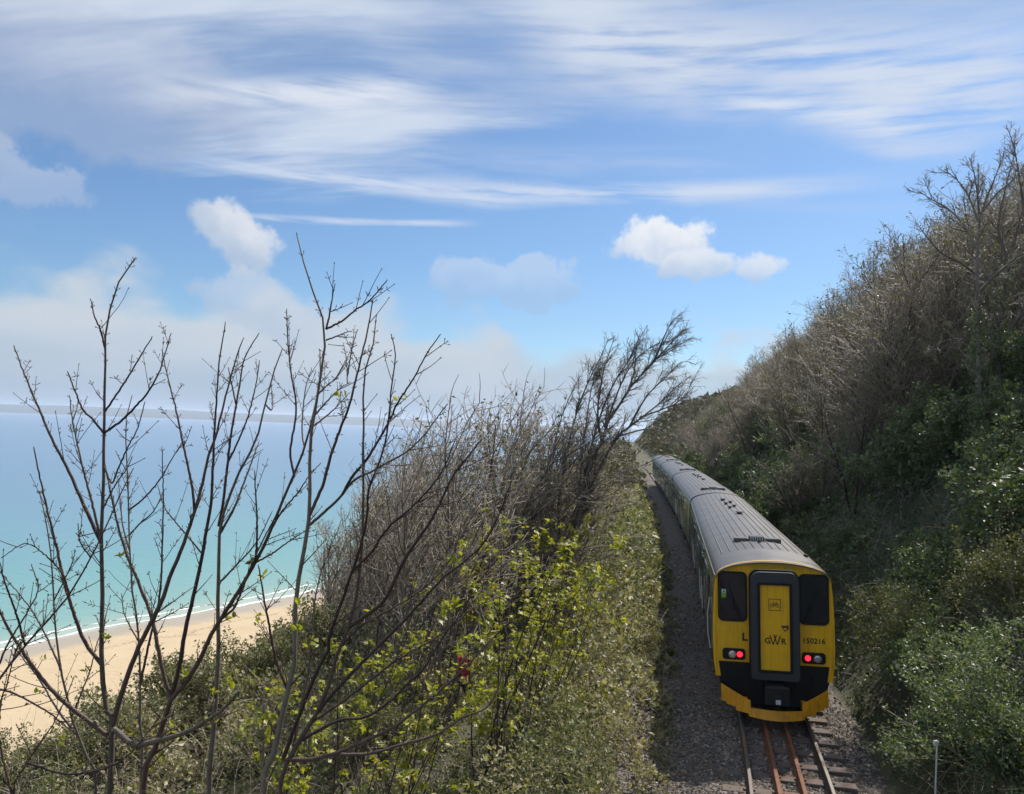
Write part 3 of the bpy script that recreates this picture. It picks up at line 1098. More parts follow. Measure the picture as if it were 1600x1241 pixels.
def loft(prof, ys, scale=None):
    """open profile pushed through ys"""
    k, n = len(prof), len(ys)
    V = []
    for i, y in enumerate(ys):
        for (x, z) in prof:
            if scale:
                z2 = z - scale[i] * (0.4 + 0.6 * (1 - abs(x) / 1.3))
                V.append((x, y, z2))
            else:
                V.append((x, y, z))
    i, j = np.meshgrid(np.arange(n - 1), np.arange(k - 1), indexing='ij')
    a = (i * k + j).ravel()
    return V, np.stack([a, a + 1, a + k + 1, a + k], 1)


def text_mesh(s, size, ext=0.003, bold=0.0):
    cu = bpy.data.curves.new('lettering', 'FONT')
    cu.body = s
    cu.size = size
    cu.extrude = ext
    cu.offset = bold
    cu.align_x = 'CENTER'
    cu.align_y = 'CENTER'
    cu.resolution_u = 3
    o = bpy.data.objects.new('lettering', cu)
    col.objects.link(o)
    dg = bpy.context.evaluated_depsgraph_get()
    me = bpy.data.meshes.new_from_object(o.evaluated_get(dg))
    bpy.data.objects.remove(o)
    bpy.data.curves.remove(cu)
    return me


train = thing('passenger_train', 'dark green passenger train with yellow front end, going round the bend of the cutting', 'train', (0, 0, 0))
FRONT_Y = 18.2
ysp = [FRONT_Y]
while len(ysp) < 5:
    y = ysp[-1]
    s = 0.0
    while s < CAR + 0.6:
        s += 0.05 * math.sqrt(1 + float(track_s(y)) ** 2)
        y += 0.05
    ysp.append(y)


def bogie(carr, y):
    b = MB()
    for sgn in (-1, 1):
        b.bevbox(sgn * 1.0 - 0.07, sgn * 1.0 + 0.07, y - 1.75, y + 1.75, 0.45, 0.72, 0.03)
        for dy in (-1.3, 1.3):
            b.bevbox(sgn * 1.0 - 0.12, sgn * 1.0 + 0.12, y + dy - 0.18, y + dy + 0.18, 0.3, 0.62, 0.03)
    b.box(-0.95, 0.95, y - 0.2, y + 0.2, 0.45, 0.75)
    b.build('bogie', 'underframe', carr)
    for dy in (-1.3, 1.3):
        for sgn in (-1, 1):
            w = MB()
            w.cyl((sgn * 0.69, y + dy, 0.42), (sgn, 0, 0), 0.42, 0.13, 28)
            w.cyl((sgn * 0.67, y + dy, 0.42), (sgn, 0, 0), 0.45, 0.03, 28)
            w.build('wheel', 'railside', carr)


def side_panel(mb, sgn, y0, y1, z0, z1, r, off, thick):
    """rounded plate lying on the carriage side"""
    pts = rrect(y0, y1, z0, z1, r, 3)
    n = len(pts)
    V = []
    for d in (off, off - thick):
        for (yy, zz) in pts:
            V.append((sgn * (side_at(zz) + d), yy, zz))
    F = [tuple(range(n)) if sgn > 0 else tuple(range(n - 1, -1, -1))]
    for i in range(n):
        j = (i + 1) % n
        F.append((i, n + i, n + j, j))
    mb.add(V, F)


def carriage(i):
    y0, y1 = ysp[i], ysp[i] + (ysp[i + 1] - ysp[i]) * CAR / (CAR + 0.6)
    a, b = Vector((float(track_x(y0)), y0, 0)), Vector((float(track_x(y1)), y1, 0))
    dv = (b - a).normalized()
    prof = [(-x, z) for x, z in HALF][::1]
    # side shell and floor, open at the top where the roof sits
    V, F = [], []
    ring = [(-x, z) for x, z in HALF[::-1]] + HALF          # left top .. left bottom, right bottom .. right top
    mb = MB()
    V, Fq = loft(ring, [0.0, 0.02, CAR - 0.02, CAR])
    mb.add(V, [Fq.astype(np.int32)])
    endp = [(x, z) for x, z in HALF] + [(x, z) for x, z in ROOF[1:]] + [(-x, z) for x, z in ROOF[-2::-1]] + [(-x, z) for x, z in HALF[::-1][1:]]
    k = len(endp)
    mb.add([(x, CAR, z) for x, z in endp], [tuple(range(k - 1, -1, -1))])
    if i > 0:
        mb.add([(x, 0, z) for x, z in endp], [tuple(range(k))])
    carr = mb.build('carriage', 'green', train)
    carr.location = a
    carr.rotation_euler = (Matrix.Rotation(math.atan2(-dv.x, dv.y), 4, 'Z') @ Matrix.Rotation(-CANT, 4, 'Y')).to_euler()
    if i == 0:
        carr['label'] = 'dark green end carriage with the yellow cab front and lit red tail lamps'
    # roof
    full = [(x, z) for x, z in ROOF] + [(-x, z) for x, z in ROOF[-2::-1]]
    full = full[::-1]
    ys = [-0.13, 0.0, 0.12, 0.35, 0.7, 1.1, CAR]
    sc_ = [0.075, 0.065, 0.045, 0.022, 0.008, 0.0, 0.0] if i == 0 else [0.0] * 7
    if i > 0:
        ys[0] = 0.0
        ys[1] = 0.03
    V, Fq = loft(full, ys, sc_)
    mb = MB()
    mb.add(V, [Fq.astype(np.int32)])
    n = len(full)
    V2 = [(x, y, z - 0.03) for (x, y, z) in V[:n]]
    mb.add([*V[:n], *V2], [(q, n + q, n + q + 1, q + 1) for q in range(n - 1)])
    mb.build('roof', 'roof', carr, smooth=True)
    mb = MB()
    for sgn in (-1, 1):       # gutter along the cantrail
        mb.box(sgn * 1.305 - 0.014, sgn * 1.305 + 0.014, 0.03, CAR, 3.262, 3.292)
    mb.build('gutter', 'white_metal' if False else 'roof', carr)
    for x in (-1.02, -0.82, -0.62, -0.42, -0.22, 0.0, 0.22, 0.42, 0.62, 0.82, 1.02):
        mb = MB()
        ya = 1.55 + 0.10 * abs(x) if i == 0 else 0.5
        za = roof_at(x)
        mb.add([(x - 0.022, ya, za - 0.002), (x + 0.022, ya, za - 0.002), (x + 0.012, ya + 0.03, za + 0.020), (x - 0.012, ya + 0.03, za + 0.020), (x - 0.022, CAR - 0.5, za - 0.002), (x + 0.022, CAR - 0.5, za - 0.002), (x + 0.012, CAR - 0.53, za + 0.020), (x - 0.012, CAR - 0.53, za + 0.020)],
               [(0, 1, 2, 3), (5, 4, 7, 6), (1, 5, 6, 2), (4, 0, 3, 7), (3, 2, 6, 7)])
        mb.build('roof_rib', 'roof', carr)
    # roof fittings
    def box_on_roof(name, x, y, wx, wy, h, mat='roof', b=0.012):
        mb = MB()
        mb.bevbox(x - wx / 2, x + wx / 2, y - wy / 2, y + wy / 2, roof_at(abs(x) + wx / 2) - 0.02, roof_at(x) + h, b)
        return mb.build(name, mat, carr)
    if i == 0:
        fy = 3.1
    else:
        fy = 2.2
    for (x0, x1) in ((-0.62, -0.22), (0.20, 0.62)):
        mb = MB()
        mb.bevbox(x0, x1, fy - 0.12, fy + 0.12, 3.62, roof_at(0) + 0.07, 0.02)
        mb.build('vent_cowl', 'roof', carr)
    mb = MB()
    mb.bevbox(-0.215, 0.195, fy - 0.16, fy + 0.16, 3.66, roof_at(0) + 0.12, 0.02)
    mb.build('radiator_grille', 'gang', carr)
    mb = MB()
    for q in range(7):
        xx = -0.19 + q * 0.06
        mb.box(xx, xx + 0.025, fy - 0.172, fy - 0.16, 3.74, roof_at(0) + 0.10)
    mb.build('grille_slat', 'white_metal', carr)
    box_on_roof('roof_hatch', 0.02, fy + 0.62, 0.30, 0.16, 0.06)
    mb = MB()
    mb.add([(0.0, fy - 0.62, 3.72), (0.05, fy - 0.52, 3.72), (-0.05, fy - 0.52, 3.72), (0.0, fy - 0.50, 3.86)], [(0, 1, 3), (1, 2, 3), (2, 0, 3), (0, 2, 1)])
    mb.build('aerial', 'black', carr)
    mb = MB()
    mb.cyl((1.0, 1.55, roof_at(1.0) - 0.01), (0.3, 0, 1), 0.055, 0.07, 14)
    mb.build('roof_plug', 'black', carr)
    for (x, y, w, l) in ((0.16, 10.2, 0.30, 0.12), (-0.03, 12.2, 0.18, 0.2), (0.19, 12.9, 0.18, 0.2), (-0.06, 13.9, 0.18, 0.2), (0.17, 14.6, 0.18, 0.2), (-0.06, 15.7, 0.26, 0.2)):
        mb = MB()
        zt = roof_at(x)
        mb.cyl((x, y, zt - 0.01), (0, 0, 1), w * 0.32, 0.07, 12)
        mb.cyl((x, y, zt + 0.06), (0, 0, 1), w * 0.55, 0.035, 12, w * 0.45)
        mb.build('roof_vent', 'roof', carr)
    # side windows and doors
    for sgn in (-1, 1):
        for yy in (5.9, 13.0):
            mb = MB()
            side_panel(mb, sgn, yy - 0.66, yy + 0.66, 1.12, 3.12, 0.06, 0.016, 0.05)
            dr = mb.build('door', 'green', carr)
            for q in (-1, 1):
                mb = MB()
                side_panel(mb, sgn, yy + q * 0.32 - 0.20, yy + q * 0.32 + 0.20, 2.0, 2.88, 0.07, 0.022, 0.03)
                mb.build('door_window', 'glass', carr)
                mb = MB()
                mb.pipe([(sgn * (side_at(1.5) + 0.03), yy + q * 0.72, 1.35), (sgn * (side_at(2.2) + 0.05), yy + q * 0.72, 1.75), (sgn * (side_at(2.2) + 0.05), yy + q * 0.72, 2.3)], 0.016, 6)
                mb.build('handrail', 'white_metal', carr)
        wins = [2.2, 3.9, 7.9, 9.45, 11.0, 15.1, 16.7, 18.3]
        for wy in wins:
            mb = MB()
            wid = 0.36 if wy == 2.2 else 0.62
            side_panel(mb, sgn, wy - wid - 0.05, wy + wid + 0.05, 1.93, 2.97, 0.09, 0.010, 0.02)
            mb.build('window_frame', 'chrome' if wy in (3.9, 9.45) else 'gang', carr)  # bright metal on a few frames stands in for glints of sky
            mb = MB()
            side_panel(mb, sgn, wy - wid, wy + wid, 1.98, 2.62, 0.06, 0.014, 0.02)
            side_panel(mb, sgn, wy - wid, wy + wid, 2.66, 2.92, 0.04, 0.014, 0.02)
            mb.build('window', 'glass', carr)
        # cab-side handrail
        if i == 0:
            mb = MB()
            x_ = lambda z, o: sgn * (side_at(z) + o)
            mb.pipe([(x_(1.25, 0.02), 1.2, 1.25), (x_(1.3, 0.07), 1.2, 1.30), (x_(2.5, 0.08), 1.2, 2.45), (x_(2.55, 0.02), 1.2, 2.52)], 0.017, 8)
            mb.build('handrail', 'white_metal', carr)
    # underframe
    mb = MB()
    for (ya, yb, w, zb) in ((4.6, 6.4, 1.15, 0.42), (7.2, 9.0, 1.2, 0.38), (9.6, 11.6, 1.1, 0.5), (12.2, 14.6, 1.2, 0.4)):
        mb.bevbox(-w, w, ya, yb, zb, 0.985, 0.04)
    mb.build('engine_case', 'underframe', carr)
    for yb in (2.9, CAR - 2.9):
        bogie(carr, yb)
    if i == 0:
        cab(carr)
    # dark bellows between this carriage and the next
    mb = MB()
    prof2 = [(x * 0.93, 1.0 + (z - 1.0) * 0.985) for x, z in endp]
    for q in range(3):
        s2 = 1.0 if q % 2 == 0 else 0.97
        mb.prism_y([(x * s2, z * s2 + 0.04) for x, z in prof2], CAR + 0.02 + q * 0.19, CAR + 0.19 + q * 0.19)
    mb.build('bellows', 'black', carr)
    return carr


def cab(c):
    # yellow front plate with two strips running down at the corners
    e = [(x, z) for x, z in HALF if z > 1.29] + [(x, z - 0.055 * (0.4 + 0.6 * (1 - x / 1.3))) for x, z in ROOF[1:]]
    rt = [(side_at(1.29), 1.29)] + e
    lf = [(-x, z) for x, z in rt[::-1]][1:]
    mb = MB()
    mb.prism_y(rt + lf, -0.03, 0.03)
    for s in (-1, 1):
        xs = [s * side_at(0.94), s * side_at(1.29), s * (side_at(1.29) - 0.11), s * (side_at(0.94) - 0.11)]
        pts = list(zip(xs, [0.94, 1.289, 1.289, 0.94]))
        if s < 0:
            pts = pts[::-1]
        mb.prism_y(pts, -0.03, 0.03)
    fr = mb.build('front_panel', 'yellow', c)
    for s in (-1, 1):
        mb = MB()
        mb.pipe([(s * 1.295, -0.035, 0.96), (s * 1.315, -0.035, 2.2), (s * 1.285, -0.035, 3.18)], 0.022, 8)
        mb.build('corner_beading', 'yellow', c)
    # black apron below
    mb = MB()
    mb.prism_y([(-1.23, 0.9), (-1.05, 0.30), (1.05, 0.30), (1.23, 0.9), (1.23, 1.288), (-1.23, 1.288)], 0.0, 0.25)
    mb.build('apron', 'black', c)
    # windscreens
    for s in (-1, 1):
        x0, x1 = (0.575, 1.245) if s > 0 else (-1.245, -0.575)
        mb = MB()
        mb.frame_y(rrect(x0, x1, 2.23, 3.40, 0.13), rrect(x0 + 0.045, x1 - 0.045, 2.275, 3.355, 0.09), -0.055, -0.02)
        mb.build('windscreen_seal', 'black', c)
        mb = MB()
        mb.prism_y(rrect(x0 + 0.04, x1 - 0.04, 2.27, 3.36, 0.09), -0.042, -0.025)
        mb.build('windscreen', 'glass', c)
        mb = MB()
        xb = x0 + 0.10 if s > 0 else x1 - 0.12
        mb.pipe([(xb, -0.06, 2.25), (xb + s * 0.10, -0.065, 2.55), (xb + s * 0.24, -0.06, 2.92)], 0.008, 6)
        mb.pipe([(xb + s * 0.14, -0.058, 2.50), (xb + s * 0.30, -0.058, 3.12)], 0.010, 6)
        mb.build('wiper', 'black', c)
        # lamp cluster
        lx0, lx1 = (0.63, 1.15) if s > 0 else (-1.15, -0.63)
        mb = MB()
        mb.prism_y(rrect(lx0, lx1, 1.35, 1.60, 0.07), -0.075, -0.03)
        mb.build('lamp_housing', 'black', c)
        red = lx0 + 0.13 if s > 0 else lx1 - 0.13
        wh = lx0 + 0.34 if s > 0 else lx1 - 0.30
        mb = MB()
        mb.cyl((wh, -0.074, 1.475), (0, -1, 0), 0.088, 0.014, 20)
        mb.build('headlamp_rim', 'chrome', c)
        mb = MB()
        mb.cyl((wh, -0.087, 1.475), (0, -1, 0), 0.066, 0.012, 20, 0.045)
        o = mb.build('headlamp', 'lens', c)
        o['label'] = 'round unlit headlamp'
        mb = MB()
        mb.cyl((red, -0.074, 1.475), (0, -1, 0), 0.066, 0.02, 20, 0.055)
        o = mb.build('tail_lamp', 'tail_red', c)
        o['label'] = 'round tail lamp glowing red'
    mb = MB()
    mb.prism_y([(-1.16, 2.78), (-1.055, 2.78), (-1.055, 2.98), (-1.16, 2.98)], -0.0455, -0.043)
    mb.build('sticker', 'sticker_green', c)
    mb = MB()
    mb.prism_y([(-1.15, 2.89), (-1.065, 2.89), (-1.065, 2.97), (-1.15, 2.97)], -0.048, -0.046)
    mb.build('sticker', 'sticker_white', c)
    mb = MB()
    mb.cyl((-1.107, -0.0485, 2.95), (0, -1, 0), 0.012, 0.002, 10)
    mb.prism_y([(-1.13, 2.90), (-1.085, 2.90), (-1.095, 2.94), (-1.12, 2.94)], -0.0505, -0.0485)
    mb.build('sticker_figure', 'ink', c)
    # gangway: rounded frame standing proud, recessed yellow door
    mb = MB()
    mb.frame_y(rrect(-0.53, 0.53, 1.02, 3.47, 0.08, 6, 0.20), rrect(-0.37, 0.37, 1.20, 3.22, 0.03, 6, 0.05), -0.42, -0.02)
    mb.build('gangway_frame', 'gang', c)
    mb = MB()
    mb.frame_y(rrect(-0.56, 0.56, 1.0, 3.51, 0.08, 6, 0.22), rrect(-0.46, 0.46, 1.1, 3.41, 0.05, 6, 0.16), -0.30, -0.22)
    mb.build('gangway_rib', 'black', c)
    mb = MB()
    mb.frame_y(rrect(-0.385, 0.385, 1.185, 3.235, 0.03, 6, 0.05), rrect(-0.325, 0.325, 1.24, 3.18, 0.02, 6, 0.03), -0.435, -0.36)
    mb.build('door_seal', 'black', c)
    mb = MB()
    mb.prism_y(rrect(-0.345, 0.345, 1.22, 3.20, 0.02), -0.38, -0.30)
    mb.build('gangway_door', 'yellow', c)
    fy = -0.3835

    def put(me, mat, x, z, y=fy, sx_=1, sz_=1):
        o = link('lettering', me, mat, c)
        o.location = (x, y, z)
        o.rotation_euler = (R(90), 0, 0)
        o.scale = (sx_, sz_, 1)
        return o
    put(text_mesh('G', 0.185, 0.003, 0.004), 'ink', -0.165, 1.9)
    put(text_mesh('R', 0.185, 0.003, 0.004), 'ink', 0.185, 1.9)
    mb = MB()                                              # tall crossed W
    for (x0, z0, x1, z1) in ((-0.11, 2.03, -0.045, 1.825), (-0.045, 1.825, 0.03, 2.05), (-0.03, 2.05, 0.05, 1.825), (0.05, 1.825, 0.115, 2.03)):
        dx, dz = x1 - x0, z1 - z0
        L = math.hypot(dx, dz)
        nx, nz = -dz / L * 0.012, dx / L * 0.012
        pts = [(x0 + nx, z0 + nz), (x0 - nx, z0 - nz), (x1 - nx, z1 - nz), (x1 + nx, z1 + nz)]
        mb.prism_y(pts, fy - 0.004 - 0.0007 * len(mb.v), fy + 0.002)
    mb.build('lettering', 'ink', c)
    put(text_mesh('150216', 0.17, 0.003, 0.003), 'ink', 0.90, 1.86, -0.034)
    put(text_mesh('L', 0.25, 0.003, 0.008), 'ink', -0.64, 1.87, -0.034)
    # bicycle pictogram in a square
    mb = MB()
    mb.frame_y(rrect(-0.135, 0.135, 2.595, 2.865, 0.012, 2), rrect(-0.122, 0.122, 2.608, 2.852, 0.006, 2), fy - 0.003, fy + 0.003)
    for cx in (-0.062, 0.062):
        oo = [(cx + 0.042 * math.cos(t), 2.71 + 0.042 * math.sin(t)) for t in np.linspace(0, 2 * np.pi, 16, endpoint=False)]
        ii = [(cx + 0.033 * math.cos(t), 2.71 + 0.033 * math.sin(t)) for t in np.linspace(0, 2 * np.pi, 16, endpoint=False)]
        mb.frame_y(oo, ii, fy - 0.003, fy + 0.003)
    for k, (x0, z0, x1, z1) in enumerate(((-0.062, 2.71, -0.028, 2.765), (-0.028, 2.765, 0.040, 2.765), (0.040, 2.765, 0.062, 2.71), (-0.028, 2.765, 0.004, 2.712), (0.004, 2.712, 0.045, 2.775), (-0.062, 2.71, 0.004, 2.71), (0.03, 2.787, 0.055, 2.787), (-0.045, 2.785, -0.018, 2.785))):
        dx, dz = x1 - x0, z1 - z0
        L = math.hypot(dx, dz)
        nx, nz = -dz / L * 0.0045, dx / L * 0.0045
        mb.prism_y([(x0 + nx, z0 + nz), (x0 - nx, z0 - nz), (x1 - nx, z1 - nz), (x1 + nx, z1 + nz)], fy - 0.0035 - 0.0003 * k, fy + 0.002)
    mb.build('bicycle_sign', 'maroon', c)
    # small dark crest
    mb = MB()
    mb.frame_y([(0.14, 2.235), (0.215, 2.125), (0.30, 2.19), (0.295, 2.25), (0.22, 2.24)], [(0.175, 2.215), (0.218, 2.16), (0.268, 2.195), (0.262, 2.217), (0.22, 2.213)], fy - 0.003, fy + 0.003)
    mb.prism_y([(0.14, 2.238), (0.30, 2.253), (0.295, 2.273), (0.142, 2.263)], fy - 0.004, fy + 0.003)
    mb.build('crest', 'maroon', c)
    # coupler
    mb = MB()
    mb.bevbox(-0.20, 0.20, -0.62, 0.0, 0.62, 0.93, 0.03)
    mb.bevbox(-0.27, 0.27, -0.70, -0.60, 0.56, 0.96, 0.03)
    mb.bevbox(-0.12, 0.12, -0.76, -0.70, 0.62, 0.80, 0.02)
    mb.cyl((0.10, -0.72, 0.88), (0, -1, 0), 0.04, 0.05, 12)
    cp = mb.build('coupler', 'underframe', c)
    mb = MB()
    mb.box(-0.05, 0.055, -0.775, -0.765, 0.60, 0.70)
    mb.build('coupler_plate', 'white_metal', c)
    for s in (-1, 1):
        mb = MB()
        mb.pipe([(s * 0.45, -0.02, 1.15), (s * 0.50, -0.16, 1.0), (s * 0.47, -0.20, 0.82), (s * 0.38, -0.16, 0.72)], 0.022, 8)
        mb.build('air_hose', 'black', c)
        mb = MB()
        mb.pipe([(s * 0.85, -0.02, 1.05), (s * 0.86, -0.14, 0.95), (s * 0.80, -0.16, 0.80)], 0.018, 8)
        mb.build('air_hose', 'black', c)
    # snow plough: one bowed plate with stepped lower edge
    topz = [(0.0, 0.38), (0.56, 0.38), (0.561, 0.54), (1.19, 0.78)]
    botz = [(0.0, 0.17), (0.22, 0.175), (0.61, 0.20), (0.611, 0.26), (0.88, 0.27), (0.881, 0.35), (1.08, 0.36), (1.081, 0.40), (1.19, 0.41)]
    xs = sorted(set([p[0] for p in topz + botz] + list(np.linspace(0, 1.19, 9))))
    xs = [-x for x in xs[::-1]][:-1] + xs
    V = []
    for th_ in (0.0, 0.03):
        for x in xs:
            yy = -0.55 + 0.48 * (abs(x) / 1.19) ** 2 + th_
            ax = abs(x)
            V.append((x, yy - 0.05, np.interp(ax, [p[0] for p in botz], [p[1] for p in botz])))
            V.append((x, yy, np.interp(ax, [p[0] for p in topz], [p[1] for p in topz])))
    n = len(xs)
    F = []
    for q in range(n - 1):
        a = 2 * q
        F += [(a, a + 2, a + 3, a + 1), (2 * n + a, 2 * n + a + 1, 2 * n + a + 3, 2 * n + a + 2), (a, 2 * n + a, 2 * n + a + 2, a + 2), (a + 1, a + 3, 2 * n + a + 3, 2 * n + a + 1)]
    mb = MB()
    mb.add(V, F)
    mb.box(-0.7, -0.6, -0.3, 0.1, 0.32, 0.48)
    mb.box(0.6, 0.7, -0.3, 0.1, 0.32, 0.48)
    mb.build('snow_plough', 'orange', c)


for i in range(4):
    carriage(i)
# ================================================================== VEGETATION
def base_of(px, py, D, sink=0.15):
    """ground point under the spot seen at (px, py) at depth D"""
    p = at(px, py, D)
    return np.array([p[0], p[1], float(ground_z(p[0], p[1])) - sink])


# ---------------------------------------------------------------- undergrowth masses
def mass(name, n, urange, yrange, side, mat, label, seed, ky=1.7, k_size=0.0046, smin=0.04, smax=0.6, hook=None):
    rg = np.random.default_rng(seed)
    y0, y1 = yrange
    q = rg.random(n)
    e = 1 - ky
    Yv = (y0 ** e + q * (y1 ** e - y0 ** e)) ** (1 / e)
    U = rg.uniform(urange[0], urange[1], n)
    Xv = U + track_x(Yv)
    h = canopy(Xv, Yv, side) if hook is None else 0.25 + 2.2 * fbm(Xv * 0.25, Yv * 0.25, 19, 4) ** 1.5
    keep = (h > 0.04) & (rg.random(n) < np.clip(2.6 * fbm(Xv * 1.5, Yv * 1.5, seed + 9, 3) - 0.55, 0.12, 1))
    if hook is not None:
        keep &= hook(Xv, Yv, U)
    Xv, Yv, U, h = Xv[keep], Yv[keep], U[keep], h[keep]
    n = len(Xv)
    t = 1 - rg.random(n) ** 1.6 * 0.75 + 0.10 * rg.normal(size=n) * (rg.random(n) < 0.3)
    gz = ground_z(Xv, Yv)
    Zv = gz + h * t
    patch = fbm(Xv * 0.55 + 31, Yv * 0.55, seed + 4, 3)
    size = np.clip(k_size * Yv, smin, smax) * np.clip(rg.lognormal(-0.08, 0.38, n), 0.4, 2.2) * np.interp(patch, [0.35, 0.48, 0.62], [0.75, 1.0, 1.25])
    pos = np.stack([Xv, Yv, Zv], 1)
    ax = rand_dirs(n, rg, 0.15)
    nr = rand_dirs(n, rg, 0.75)
    nr[:, 0] += -0.35 * np.sign(side)
    var = np.clip(0.30 + 0.75 * (fbm(Xv * 0.45, Yv * 0.45, seed, 3) - 0.32) + rg.normal(size=n) * 0.17 + 0.15 * (t - 0.6) + 0.9 * (patch - 0.48), 0, 1)
    o = leaf_obj(name, pos, ax, nr, size, DIAMOND, mat, None, (0, 0, 0), rg, var)
    return tag(o, label, 'undergrowth', kind='stuff')


mass('bramble_undergrowth', 540000, (-17, -2.15), (4.5, 75), -1, 'leaf_bramble', 'low tangle of sunlit bramble and ivy leaves covering the seaward bank', 101)
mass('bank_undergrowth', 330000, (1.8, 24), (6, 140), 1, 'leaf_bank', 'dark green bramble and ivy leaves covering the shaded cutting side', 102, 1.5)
mass('far_scrub', 110000, (-60, 60), (75, 330), -1, 'leaf_far', 'brown green scrub on the far hillside beyond the train', 103, 1.3, 0.0058, 0.3, 1.6, lambda x, y, u: (u < -2.6) | (u > 3.0))

# dead stalks sticking out of the undergrowth, one mass
rg = np.random.default_rng(5)
for nm, nn, ur, yr, side, lab in (('dead_stalks', 11000, (-15, -2.4), (5, 60), -1, 'thin dry stems poking out of the brambles on the seaward bank'), ('bank_stalks', 6500, (2.1, 18), (7, 90), 1, 'thin bare stems poking out of the shaded cutting side')):
    q = rg.random(nn)
    Yv = (yr[0] ** -0.6 + q * (yr[1] ** -0.6 - yr[0] ** -0.6)) ** (1 / -0.6)
    Xv = rg.uniform(ur[0], ur[1], nn) + track_x(Yv)
    h = canopy(Xv, Yv, side)
    ok = h > 0.2
    Xv, Yv, h = Xv[ok], Yv[ok], h[ok]
    pos = np.stack([Xv, Yv, ground_z(Xv, Yv) + h * 0.5], 1)
    d = rand_dirs(len(pos), rg, 0.8)
    B = grow(pos, d, rg.uniform(0.4, 1.5, len(pos)), np.maximum(0.003, 0.00040 * Yv), 0.002, 6, rg, 0.10, (0.03, 0, -0.13))
    V, F, va = tubes(B, 3)
    tag(link(nm, mesh_np(nm, V, F, np.concatenate(va)), 'cane'), lab, 'stalks', kind='stuff')


# ---------------------------------------------------------------- bare trees (prototypes, then copies)
def bare_tree(seed, H=6.0, stems=3, wind=(0.0, 0.0, 0.0), n1=26, n2=170, n3=900, spread=0.35, lean=(0, 0, 0), rbase=0.06, upright=0.10, lead=None, l1=(0.25, 0.5)):
    rg = np.random.default_rng(seed)
    if lead is None:
        d = norm(np.stack([rg.normal(size=stems) * spread, rg.normal(size=stems) * spread, np.ones(stems)], 1) + np.array(lean))
        p0 = np.stack([rg.normal(size=stems) * 0.12, rg.normal(size=stems) * 0.12, np.full(stems, -0.25)], 1)
        B0 = grow(p0, d, H * rg.uniform(0.72, 0.95, stems), rbase * rg.uniform(0.6, 1.0, stems), 0.012, 9, rg, 0.07, np.array(wind) * 0.4 + np.array([0, 0, 0.02]))
    else:
        B0 = lead
    w = np.array(wind)
    B1 = sprout(B0, n1, rg, (0.20, 0.95), (22, 50), (H * l1[0], H * l1[1]), 0.6, 0.014, 0.007, 7, 0.07, w * 0.8 + np.array([0, 0, upright * 0.6]), 0.45)
    B2 = sprout(join(B0, B1), n2, rg, (0.25, 1.0), (28, 60), (H * 0.10, H * 0.24), 0.6, 0.010, 0.005, 5, 0.09, w * 0.8 + np.array([0, 0, upright * 0.5]), 0.35)
    B3 = sprout(join(B1, B2), n3, rg, (0.2, 1.0), (28, 65), (H * 0.035, H * 0.095), 0.65, 0.0065, 0.004, 3, 0.12, w * 0.8 + np.array([0, 0, upright * 0.4]), 0.2)
    return B0, B1, B2, B3


def tree_obj(name, Bs, label, cat, group, base=(0, 0, 0), loc=None, tw='twig_brown', bk='bark_grey', nleaf=0):
    B0, B1, B2, B3 = Bs
    root = thing(name, label, cat, loc if loc is not None else base, group)
    tube_obj('trunk', [(B0, 7), (B1, 5)], bk, root, base)
    tube_obj('crown', [(B2, 3), (B3, 3)], tw, root, base)
    if nleaf:
        rg_ = np.random.default_rng(nleaf)
        pos, dd, _, _, _ = sample_on(B3, nleaf, 0.3, 1.0, rg_)
        leaf_obj('leaves', pos, rand_dirs(nleaf, rg_, 0.2), rand_dirs(nleaf, rg_, 0.6), rg_.uniform(0.05, 0.12, nleaf), DIAMOND, 'leaf_gorse', root, base, rg_)
    return root


def sky_limit(X, Y):
    """height of the wooded skyline of the right-hand bank over a spot"""
    px = 800 + F_PX * X / Y
    y = np.interp(px, [1080, 1100, 1150, 1200, 1230, 1300, 1380, 1440, 1500, 1600, 2200], [652, 636, 594, 546, 505, 446, 390, 342, 300, 240, 90])
    hor = 667 + 0.0367 * (px - 800)
    return EYE[2] + (hor - y) / F_PX * Y


